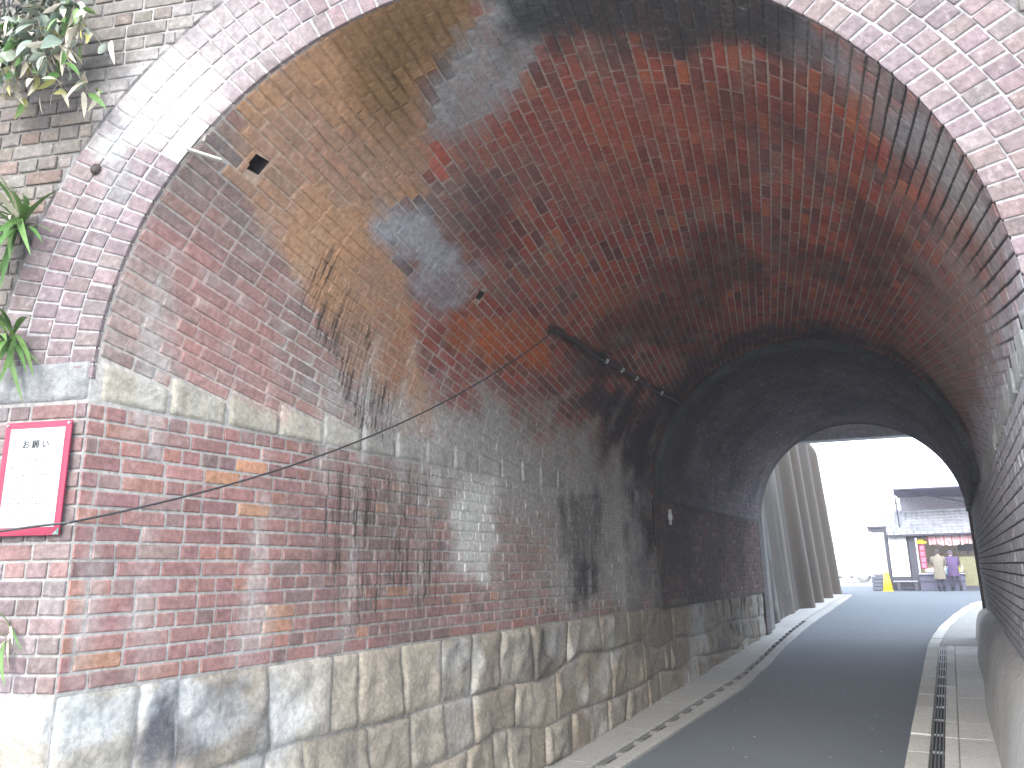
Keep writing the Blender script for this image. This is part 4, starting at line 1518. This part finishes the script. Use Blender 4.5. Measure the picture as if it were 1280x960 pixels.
for k in range(17):
    x = -.82+.235*k
    mb = MB(); mb.tube([(x, YS-.43, .40), (x, YS-.38, .41)], .055, 10)
    keep(mb.build('eave_tile_cap', M_TILE, stall), stall)
part('ridge_tile', stall, M_TILE, [((-.5, YS+.7, 1.2), (3.2, YS+.95, 1.34))], .04)
part('corner_post', stall, M_DK, [((-.15, YS-.1, GZ), (.1, YS+.16, .3))])
part('corner_post', stall, M_DK, [((-.98, YS, GZ), (-.86, YS+.12, .66))])
part('side_wall', stall, M_DK, [((-.9, YS+.05, GZ), (-.15, YS+.13, .3))])
part('back_wall', stall, M_BEIGE, [((.1, YS+1.6, GZ), (3.2, YS+1.66, .4))])
part('shelf', stall, plain('shelf_board', (.4,.32,.2), .7), [((.1, YS+1.2, -.62), (1.5, YS+1.6, -.58))], .005)
part('lintel', stall, M_DK, [((.1, YS-.05, .2), (3.2, YS+.08, .3))])
part('counter_top', stall, plain('counter_top', (.35,.36,.42), .5), [((.08, YS-.45, -1.2), (1.66, YS+.2, -1.15))])
part('counter_front', stall, plain('counter_front', (.1,.1,.16), .6), [((.1, YS-.35, GZ), (1.62, YS-.3, -1.2))])
part('counter_rail', stall, M_DK, [((.1, YS-.38, -1.47), (1.62, YS-.352, -1.42))], .004)
part('partition', stall, M_OLIVE, [((1.52, YS-.15, GZ+.16), (3.0, YS-.1, -.56))])
part('partition_foot', stall, M_DK, [((1.52, YS-.14, GZ), (3.0, YS-.11, GZ+.155))], 0)
part('roof_filler', stall, M_DK, [((-.86, YS+.1, .3), (3.2, YS+.14, .36))], 0)
# upper awning above the tiles
part('awning', stall, M_AWN, [], 0) if False else None
mb = MB()
mb.add([(-.4, YS-1.0, 2.02), (3.4, YS-1.0, 1.98), (3.4, YS+1.5, 1.62), (-.4, YS+1.5, 1.9), (-.4, YS-1.0, 2.07), (3.4, YS-1.0, 2.03), (3.4, YS+1.5, 1.67), (-.4, YS+1.5, 1.95)],
       [(3,2,1,0), (4,5,6,7), (0,1,5,4), (1,2,6,5), (2,3,7,6), (3,0,4,7)])
keep(mb.build('awning', M_AWN, stall), stall)
part('upper_wall', stall, plain('lilac_board', (.42,.38,.42), .8), [((-.3, YS+1.1, 1.3), (3.3, YS+1.16, 1.88))], 0)
mb = MB(); mb.tube([(-.1, YS-.9, 1.98), (2.6, YS+1.0, 1.42)], .04, 6)
keep(mb.build('awning_strut', M_DK, stall), stall)
mb = MB(); mb.tube([(-.37, YS-.62, 1.98), (-.37, YS-.1, .62)], .025, 6)
keep(mb.build('awning_pole', M_DK, stall), stall)
# noren: cloth panels with brush marks
def cloth(name, par, x0, x1, zt, zb, y, mat, ph):
    mb = MB()
    nx, nz = 8, 6
    P = []
    for i in range(nx+1):
        s = i/nx
        row = []
        for j in range(nz+1):
            q = j/nz
            x = x0+(x1-x0)*s
            z = zt+(zb-zt)*q+(.03*math.sin(s*PI+ph) if j == nz else 0)
            row.append((x, y+.03*math.sin(s*5+ph)*q, z))
        P.append(row)
    mb.grid(np.array(P))
    b = mb.n
    mb.grid(np.array(P)+np.array((0, .004, 0)))
    return mb.build(name, mat, par, True)
def strokes(par, mat, cx, cz, y, w_, h_, seed, nst=5, name='brush_mark', r=.016):
    rs = random.Random(seed)
    mb = MB()
    for k in range(nst):
        a = (cx+rs.uniform(-.5, .3)*w_, y, cz+rs.uniform(-.4, .5)*h_)
        b = (a[0]+rs.uniform(.1, .6)*w_, y, a[2]+rs.uniform(-.45, .2)*h_)
        m_ = ((a[0]+b[0])/2+rs.uniform(-.1, .1)*w_, y, (a[2]+b[2])/2+rs.uniform(-.1, .1)*h_)
        mb.tube([a, m_, b], [(r, .003), (r*1.3, .003), (r*.6, .003)], 6)
    o = mb.build(name, mat, par)
    o['kind'] = 'stuff'
    return o
M_NOREN = plain('pink_cloth', (.66,.46,.48), .8, var=.25, scale=9)
nor = tag(empty('shop_curtain', (1.4, YS-.12, .2)), 'row of white and pink split curtain panels under the tiled eave', 'curtain')
for k in range(7):
    x0 = .56+.272*k
    keep(cloth('curtain_panel', nor, x0+.02, x0+.262, .25, -.10, YS-.12, M_NOREN, k*1.3), nor)
    keep(strokes(nor, M_PINKP, x0+.14, .1, YS-.165, .16, .24, 40+k, 4, r=.02), nor)
    part('red_header', nor, M_RED, [((x0-.01, YS-.13, .07), (x0+.018, YS-.11, .26))], 0)
# white upright sign with red brush lettering
sb_ = tag(empty('upright_sign', (-.52, YS-.15, GZ)), 'tall white sign panel with faded red brush lettering left of the dark post', 'sign')
part('panel', sb_, M_LWHITE, [((-.84, YS-.12, -1.28), (-.2, YS-.08, .27))], .01)
part('panel_foot', sb_, M_DK, [((-.88, YS-.1, -1.46), (-.2, YS-.02, -1.29))], .01)
part('panel_leg', sb_, M_DK, [((-.84, YS-.1, GZ), (-.78, YS-.04, -1.46))], 0)
part('panel_leg', sb_, M_DK, [((-.28, YS-.1, GZ), (-.22, YS-.04, -1.46))], 0)
for k in range(4):
    keep(strokes(sb_, M_PINKP, -.5+.06*(k % 2), .0-.31*k, YS-.135, .3, .28, 70+k, 5, r=.022), sb_)
keep(strokes(sb_, M_INK, -.55, .2, YS-.135, .14, .1, 80, 3, r=.01), sb_)
# red vertical banner with a yellow head
ban = tag(empty('vertical_banner', (.3, YS-.05, -.4)), 'narrow red and pink hanging banner with yellow top beside the post', 'banner')
part('banner_cloth', ban, plain('dark_red_cloth', (.25,.05,.09), .8), [((.2, YS-.05, -.98), (.42, YS-.035, -.06))], 0)
part('yellow_head', ban, M_YEL, [((.13, YS-.08, -.03), (.5, YS-.03, .07)), ((.2, YS-.08, .071), (.4, YS-.03, .14))], .01)
for k in range(4):
    part('pink_square', ban, M_PINKP, [((.24, YS-.062, -.28-.22*k), (.38, YS-.052, -.12-.22*k))], 0)
    keep(strokes(ban, M_RED, .31, -.2-.22*k, YS-.066, .1, .1, 90+k, 4, r=.01), ban)
# goods and a monitor inside
part('monitor', None, plain('black_plastic', (.02,.02,.025), .3), [((1.52, YS+.6, -.34), (2.2, YS+.66, .02)), ((1.82, YS+.6, -.5), (1.9, YS+.65, -.341))], .01)
tag(bpy.data.objects['monitor'], 'black flat monitor under the curtain at the right of the stall', 'monitor')
mb = MB()
P = []
for i in range(9):
    th = PI*i/8
    P.append([(.55+.24*math.sin(th)*math.cos(a)*(1+.15*math.sin(3*a)), YS-.15+.15*math.sin(th)*math.sin(a), -1.06+.09*math.cos(th)+.012*math.sin(5*a)) for a in np.linspace(0, 2*PI, 15)])
mb.grid(np.array(P))
tag(mb.build('paper_bag', M_LWHITE, None, True), 'white crumpled bag of goods on the left of the stall counter', 'bag')
for k, (x, c, lab) in enumerate(((1.02, (.7,.72,.75), 'white capped bottle on the counter left of the purple coat'), (1.10, (.1,.25,.5), 'blue bottle on the counter between the two customers'), (1.58, (.7,.6,.2), 'yellow topped jar on the counter right of the purple coat'))):
    b = tag(empty('bottle', (x, YS-.25, -1.15)), lab, 'bottle', 'bottles on the stall counter')
    mb = MB(); mb.tube([(0,0,0), (0,0,.16), (0,0,.2), (0,0,.24)], [.04,.04,.018,.016], 10)
    mb.build('glass_body', plain('bottle_%s' % ('white','blue','yellow')[k], c, .25), b, True)
    mb = MB(); mb.tube([(0,0,.241), (0,0,.275)], .02, 8)
    mb.build('cap', M_LWHITE, b)
# flowers / snacks in trays
tray = tag(empty('snack_tray', (1.62, YS-.2, -1.15)), 'tray of yellow and white packets at the right end of the counter', 'tray')
part('tray_base', tray, M_DK, [((1.45, YS-.35, -1.149), (1.66, YS-.05, -1.12))], .005)
for k in range(6):
    part('packet', tray, (M_YEL, M_LWHITE, M_OLIVE)[k % 3], [((1.46+.065*(k % 3), YS-.33+.13*(k//3), -1.119), (1.51+.065*(k % 3), YS-.23+.13*(k//3), -1.0+.03*(k % 2)))], .008)
# bench
bench = tag(empty('bench', (-.4, YS-.55, GZ)), 'low dark bench with pale top in front of the upright sign', 'bench')
part('seat', bench, plain('bench_top', (.3,.31,.36), .6), [((-.82, YS-.72, -1.47), (.04, YS-.38, -1.42))], .01)
for x in (-.74, -.58, -.16, -.02):
    pass
for x in (-.7, -.1):
    part('leg', bench, M_DK, [((x, YS-.68, GZ), (x+.14, YS-.42, -1.471))], .01)
part('stretcher', bench, M_DK, [((-.558, YS-.57, GZ+.08), (-.102, YS-.53, GZ+.14))], .005)
# yellow cone stand
cone = tag(empty('cone_stand', (-.98, 31.0, gz(31))), 'yellow plastic cone stand at the corner of the stall', 'cone')
mb = MB()
mb.tube([(0,0,.04), (0,0,.3), (0,0,.68), (0,0,.69)], [.175,.14,.075,.06], 14)
mb.build('cone_body', M_YEL, cone, True)
mb = MB(); mb.box((-.18,-.18,0), (.18,.18,.04))
link('base', bevel_mesh(mb.mesh('base'), .015, 2), M_YEL, cone)
# slatted crate with plastic bag
crate = tag(empty('slatted_crate', (-1.33, 31.9, GZ)), 'dark blue grey slatted crate left of the yellow cone', 'crate')
M_CR = plain('crate_plastic', (.11,.12,.16), .6)
for k in range(4):
    part('slat', crate, M_CR, [((-1.54, 31.7, GZ+.03+.135*k), (-1.1, 31.73, GZ+.145+.135*k)),], .006)
    part('slat', crate, M_CR, [((-1.57, 31.71, GZ+.03+.135*k), (-1.545, 32.2, GZ+.145+.135*k)),], .006)
part('box_core', crate, M_DK, [((-1.535, 31.735, GZ), (-1.1, 32.2, GZ+.54))], 0)
mb = MB()
P = []
for i in range(9):
    th = PI*i/8
    P.append([(-1.33+.3*math.sin(th)*math.cos(a)*(1+.12*math.sin(4*a+i)), 31.95+.22*math.sin(th)*math.sin(a), GZ+.75+.22*math.cos(th)) for a in np.linspace(0, 2*PI, 17)])
mb.grid(np.array(P))
tag(mb.build('plastic_sack', plain('white_sack', (.72,.73,.76), .5), None, True), 'pale plastic sack lying on the slatted crate', 'sack')
# white shed with its own small tiled roof, left of the stall
shed = tag(empty('white_shed', (-1.2, YS+.8, GZ)), 'white walled shed with a small blue grey tiled roof left of the stall', 'shed')
tiles(shed, -1.62, -.4, YS+.5, .74, YS+1.5, 1.42, rows=5)
part('front_wall', shed, M_LWHITE, [((-1.5, YS+.62, GZ), (-.9, YS+.7, .66))], 0)
part('eave_beam', shed, M_DK, [((-1.58, YS+.52, .53), (-.75, YS+.6, .65))], 0)
part('gutter_pipe', shed, M_DK, [((-1.56, YS+.56, -.2), (-1.53, YS+.59, .53))], 0)

# ------------------------------------------------------------------ people at the counter
def skin_body(name, verts, edges, radii, root, mat, parent, sub=2):
    me = bpy.data.meshes.new(name)
    me.from_pydata(verts, edges, [])
    o = bpy.data.objects.new(name, me)
    COL.objects.link(o)
    sm = o.modifiers.new('skin', 'SKIN')
    sm.use_smooth_shade = True
    for i, r_ in enumerate(radii):
        me.skin_vertices[0].data[i].radius = (r_, r_) if not isinstance(r_, tuple) else r_
        me.skin_vertices[0].data[i].use_root = (i == root)
    s = o.modifiers.new('sub', 'SUBSURF')
    s.levels = s.render_levels = sub
    dg = bpy.context.evaluated_depsgraph_get()
    m2 = bpy.data.meshes.new_from_object(o.evaluated_get(dg))
    bpy.data.objects.remove(o)
    m2.materials.clear()
    m2.materials.append(mat)
    m2.polygons.foreach_set('use_smooth', [True]*len(m2.polygons))
    return link(name, m2, mat, parent)
M_SKIN = plain('skin', (.5,.32,.24), .5, var=.06)
def person(loc, H, lean, coat_c, hair_c, stance, label, hem=.43, hat=False, seed=0, turn=0.0):
    rp = random.Random(seed)
    p = tag(empty('person', loc, turn), label, 'person')
    k = H/1.6
    def q(x, y, z):
        """bend the upper body forward above the hips"""
        if z > .82:
            dz = z-.82
            a = lean*min(1, dz/.45)
            y, z = y+dz*math.sin(a), .82+dz*math.cos(a)
        return (x*k, y*k, z*k)
    V, E, Rr = [], [], []
    def add(v, r_, par=None):
        V.append(v); Rr.append(r_*k if not isinstance(r_, tuple) else (r_[0]*k, r_[1]*k))
        if par is not None: E.append((par, len(V)-1))
        return len(V)-1
    pel = add(q(0, 0, .84), (.13,.10))
    ab = add(q(0, .01, .98), (.125,.095), pel)
    ch = add(q(0, .0, 1.16), (.11,.075), ab)
    sh_ = add(q(0, -.01, 1.28), (.075,.05), ch)
    ne = add(q(0, 0, 1.36), .045, sh_)
    hd = add(q(0, .015, 1.42), (.06,.07), ne)
    h2 = add(q(0, .02, 1.5), (.072,.085), hd)
    h3 = add(q(0, .015, 1.57), (.06,.07), h2)
    ns = add(q(0, .115, 1.485), .011, h2)
    for s in (-1, 1):
        e = add(q(s*.085, .01, 1.49), .014, h2)
        a0 = add(q(s*.15, -.01, 1.265), .036, sh_)
        a1 = add(q(s*.22, .05, 1.05), .037, a0)
        a2 = add(q(s*.14, .25, .98), .03, a1)
        w_ = add(q(s*.12, .30, .985), .023, a2)
        pm = add(q(s*.115, .36, .99), (.03,.014), w_)
        for f in range(4):
            f1 = add(q(s*(.095+.017*f), .40+.006*(1.5-abs(f-1.5)), .985), .0085, pm)
            f2 = add(q(s*(.095+.017*f), .43+.008*(1.5-abs(f-1.5)), .968), .0075, f1)
        t1 = add(q(s*.085, .345, .985), .01, pm)
        t2 = add(q(s*.07, .375, .975), .008, t1)
        ft = stance[0 if s < 0 else 1]
        hp = add((s*.085*k, 0, .80*k), .06, pel)
        kn = add(((s*.085+ft[0])/2*k+s*.01, (ft[1]/2+.025)*k, .45*k), .035, hp)
        an = add((ft[0]*k, ft[1]*k, .085*k), .026, kn)
        to_ = add((ft[0]*k+s*.01, (ft[1]+.14)*k, .03*k), (.035,.024), an)
    skin_body('body', V, E, Rr, pel, M_SKIN, p)
    # coat
    M_C = plain('coat_%d' % seed, coat_c, .85, var=.12, scale=14, bump=.3)
    mb = MB()
    rings = [(hem, .205, .15), (.6, .2, .15), (.8, .185, .145), (.98, .172, .135), (1.12, .195, .14), (1.24, .205, .128), (1.31, .15, .1), (1.37, .075, .07)]
    P = []
    for z, rx, ry in rings:
        row = []
        for a in np.linspace(0, 2*PI, 25):
            w__ = 1+.04*math.sin(a*5+z*9)*(1 if z < .9 else .3)
            x, y, zz = q(rx*math.cos(a)*w__, ry*math.sin(a)*w__-.005, z)
            row.append((x, y, zz))
        P.append(row)
    mb.grid(np.array(P))
    mb.build('coat', M_C, p, True)
    for s in (-1, 1):
        mb = MB()
        pts = [q(s*.15, -.01, 1.29), q(s*.195, 0, 1.22), q(s*.225, .04, 1.1), q(s*.22, .07, 1.04), q(s*.185, .16, 1.0), q(s*.135, .27, .985)]
        mb.tube(pts, [x*k for x in (.072,.078,.068,.064,.056,.047)], 12)
        mb.build('sleeve', M_C, p, True)
        ft = stance[0 if s < 0 else 1]
        mb = MB()
        mb.tube([(s*.085*k, 0, .82*k), ((s*.085*.7+ft[0]*.3)*k, .012*k, .62*k), ((s*.085+ft[0])/2*k, (ft[1]/2+.025)*k, .45*k), ((s*.02+ft[0]*.85)*k, ft[1]*.8*k, .25*k), (ft[0]*k, ft[1]*k, .07*k)], [x*k for x in (.1,.085,.07,.06,.055)], 12)
        mb.build('trouser_leg', plain('trousers', (.03,.028,.045), .85), p, True)
        mb = MB()
        mb.tube([(ft[0]*k, (ft[1]-.06)*k, .045*k), (ft[0]*k, (ft[1]+.02)*k, .055*k), (ft[0]*k+s*.008, (ft[1]+.13)*k, .035*k), (ft[0]*k+s*.01, (ft[1]+.19)*k, .025*k)], [(.035*k,.042*k), (.042*k,.05*k), (.045*k,.03*k), (.025*k,.018*k)], 12)
        mb.build('shoe', plain('shoe_leather', (.02,.02,.022), .5), p, True)
    # hair: shell over the back and crown of the head
    mb = MB()
    P = []
    for i in range(10):
        th = PI*.78*i/9
        row = []
        for a in np.linspace(0, 2*PI, 21):
            front = max(0, math.sin(a))
            rr = .098*math.sin(th)**.85*(1+.05*math.sin(a*7+i)) if th < 1.9 else .098*math.sin(1.9)*(1-.12*(th-1.9))
            y = rr*math.sin(a)*1.12
            z = 1.505+.105*math.cos(th)
            if front > .3 and th > 1.2: y *= .35; z += .03
            row.append(q(rr*math.cos(a), y+.01, z))
        P.append(row)
    mb.grid(np.array(P))
    mb.build('hair', plain('hair_%d' % seed, hair_c, .6, var=.3, scale=40), p, True)
    for s in (-1, 1):
        mb = MB(); c = q(s*.03, .098, 1.515)
        mb.tube([(c[0], c[1]-.006, c[2]), (c[0], c[1], c[2]), (c[0], c[1]+.004, c[2])], [.009, .009, .003], 8)
        mb.build('eye', plain('eye', (.05,.03,.02), .2), p, True)
    mb = MB(); c = q(0, .098, 1.452)
    mb.tube([(c[0]-.02, c[1]-.004, c[2]), (c[0], c[1]+.002, c[2]), (c[0]+.02, c[1]-.004, c[2])], [.003,.006,.003], 6)
    mb.build('mouth', plain('lips', (.4,.16,.14), .5), p, True)
    return p
person((.82, 30.75, gz(30.7)), 1.53, .22, (.2,.175,.135), (.04,.03,.03), ((-.08, 0), (.09, .03)), 'person in a beige coat and dark trousers leaning over the stall counter', .46, seed=1, turn=-.12)
person((1.28, 31.2, gz(31.2)), 1.53, .42, (.085,.05,.13), (.07,.05,.065), ((-.09, .05), (.17, -.06)), 'person in a purple coat bending to the counter with feet apart', .55, seed=2, turn=.15)

# ------------------------------------------------------------------ far background: pale buildings, van, soil heap, tree
bd = tag(empty('far_building', (-7, 66, GZ)), 'pale two storey building far behind the yard, bleached by the light', 'building')
M_FAR = plain('pale_render', (.75,.75,.74), .8, var=.05)
M_FARW = plain('pale_window', (.6,.63,.66), .2)
part('wall', bd, M_FAR, [((-16, 70, GZ), (-1.5, 78, 4.2))], .02)
part('roof', bd, M_FAR, [((-16.4, 69.5, 4.21), (-1.1, 78.4, 4.6))], .05)
for x in np.arange(-15, -2.5, 2.2):
    for z in (-.7, 1.9):
        wdw = part('window', bd, M_FAR, [((x, 69.93, z-.05), (x+1.3, 69.99, z+1.25))], .01)
        mb = MB(); mb.box((x+.08, 69.9, z+.03), (x+1.22, 69.925, z+1.17))
        o = mb.build('pane', M_FARW, wdw)
van = tag(empty('parked_van', (-4.9, 50, gz(50))), 'white van parked far off between the ribbed wall and the shed', 'van')
mb = MB()
prof = [(-2.1,.35),(-2.1,1.75),(-1.9,1.92),(1.0,1.92),(1.65,1.15),(2.1,1.0),(2.15,.35)]
V = [(x, -.85, z) for x, z in prof]+[(x, .85, z) for x, z in prof]
n = len(prof)
mb.add(V, [tuple(range(n)), tuple(range(2*n-1, n-1, -1))]+[(i, n+i, n+(i+1) % n, (i+1) % n) for i in range(n)])
link('body', bevel_mesh(mb.mesh('body'), .06, 2), M_LWHITE, van)
for x in (-1.3, 1.35):
    for y in (-.78, .78):
        mb = MB(); mb.tube([(x, y-.1, .32), (x, y+.1, .32)], .32, 18)
        mb.build('wheel', plain('tyre', (.3,.3,.3), .8), van, True)  # tyres painted grey, the outdoor bleaching put into their colour
for x0, x1 in ((-1.8, -.9), (-.8, .1), (.2, 1.0)):
    mb = MB(); mb.box((x0, -.875, 1.15), (x1, -.855, 1.65))
    mb.build('window', M_FARW, van)
mb = MB(); mb.box((2.15, -.7, .6), (2.19, -.45, .75)); mb.build('headlight', M_WHITE, van)
mb = MB(); mb.box((2.15, .45, .6), (2.19, .7, .75)); mb.build('headlight', M_WHITE, van)
mb = MB()
P = []
for i in range(22):
    row = []
    for j in range(22):
        x, y = -8.6+5*i/21, 44+6*j/21
        h = max(0, 1-math.hypot((x+6.6)/2.2, (y-47)/2.6))
        row.append((x, y, GZ-.05+2.2*h**.9+.12*(float(vnoise(np.array([[x*2, y*2, 1]]), 3)[0])-.5)*(h > 0)))
    P.append(row)
mb.grid(np.array(P))
tag(mb.build('soil_heap', masonry('soil', (.3,.29,.24), mott=.3, lime=.1, dark=.2, streak=0), None, True), 'grassy grey soil heap beyond the end of the ribbed wall', 'soil heap')
for k, (x, y, c, lab) in enumerate(((-5.6, 66, (.5,.5,.52), 'pale parked scooter nearest the white shed'), (-7.2, 66.5, (.35,.35,.36), 'grey parked scooter beside the soil heap'))):
    b = tag(empty('scooter', (x, y, gz(y))), lab, 'scooter', 'scooters parked far off')  # scooter colours paled: veiling glare is put into the paint
    b.scale = (.7, .7, .7)
    for xx in (-.5, .5):
        mb = MB(); mb.tube([(xx, -.04, .22), (xx, .04, .22)], .22, 14); mb.build('wheel', M_CAB, b, True)
    mb = MB(); mb.tube([(-.55, 0, .45), (-.2, 0, .55), (.1, 0, .35), (.35, 0, .4), (.45, 0, .9)], [.06,.08,.05,.05,.04], 8); mb.build('body', plain('scooter_paint_%s' % ('pale', 'grey')[k], c, .4), b, True)
    mb = MB(); mb.tube([(.42, -.3, .95), (.46, 0, .98), (.42, .3, .95)], .018, 6); mb.build('handlebar', M_STEEL, b)
    mb = MB(); mb.tube([(-.5, 0, .66), (-.25, 0, .7), (.0, 0, .66)], [.07,.1,.06], 8); mb.build('seat', M_CAB, b, True)
tree = tag(empty('garden_tree', (-6.6, 56, GZ)), 'small pale green tree just past the end of the ribbed wall', 'tree')
rt_ = random.Random(4)
mb = MB(); mb.tube([(0,0,0), (.1,.05,1.2), (.05,.1,2.2), (.15,0,3.2)], [.12,.1,.07,.03], 8)
for k in range(6):
    a = k*1.05
    mb.tube([(.05,.05,1.5+.25*k), (.5*math.cos(a), .5*math.sin(a), 2.1+.25*k), (1.0*math.cos(a), 1.0*math.sin(a), 2.5+.25*k)], [.045,.03,.012], 5)
o = mb.build('trunk', M_STEM, tree, True)
mb = MB()
for k in range(1500):
    a, b_, rr = rt_.uniform(0, 6.28), rt_.uniform(-1, 1), rt_.random()**.4
    c = Vector((1.3*rr*math.cos(a)*math.sqrt(1-b_*b_), 1.3*rr*math.sin(a)*math.sqrt(1-b_*b_), 2.8+1.5*rr*b_))
    if vnoise(np.array([[c.x*1.6, c.y*1.6, c.z*1.6]]), 8)[0] < .45: continue
    d = Vector((rt_.gauss(0, 1), rt_.gauss(0, 1), rt_.gauss(-.3, 1))).normalized()
    e = d.orthogonal().normalized()
    s = rt_.uniform(.07, .13)
    mb.add([c, c+d*s+e*s*.4, c+d*s*2, c+d*s-e*s*.4], [(0, 1, 2, 3)])
o = mb.build('crown', L_BLUE, tree)
o['kind'] = 'stuff'

# ------------------------------------------------------------------ the thin haze added to stand in for lens glare round the far mouth
hz = MB()
hz.box((-312, -312, -4.2), (312, 312, 9))
hm = bpy.data.materials.new('thin_glare_haze')
hm.use_nodes = True
hm.node_tree.nodes.clear()
ho = hm.node_tree.nodes.new('ShaderNodeOutputMaterial')
hv = hm.node_tree.nodes.new('ShaderNodeVolumePrincipled')
hv.inputs['Color'].default_value = (.9, .91, 1, 1)
hv.inputs['Density'].default_value = .0032
hm.node_tree.links.new(hv.outputs[0], ho.inputs['Volume'])
o = hz.build('glare_haze', hm)
o['kind'] = 'stuff'
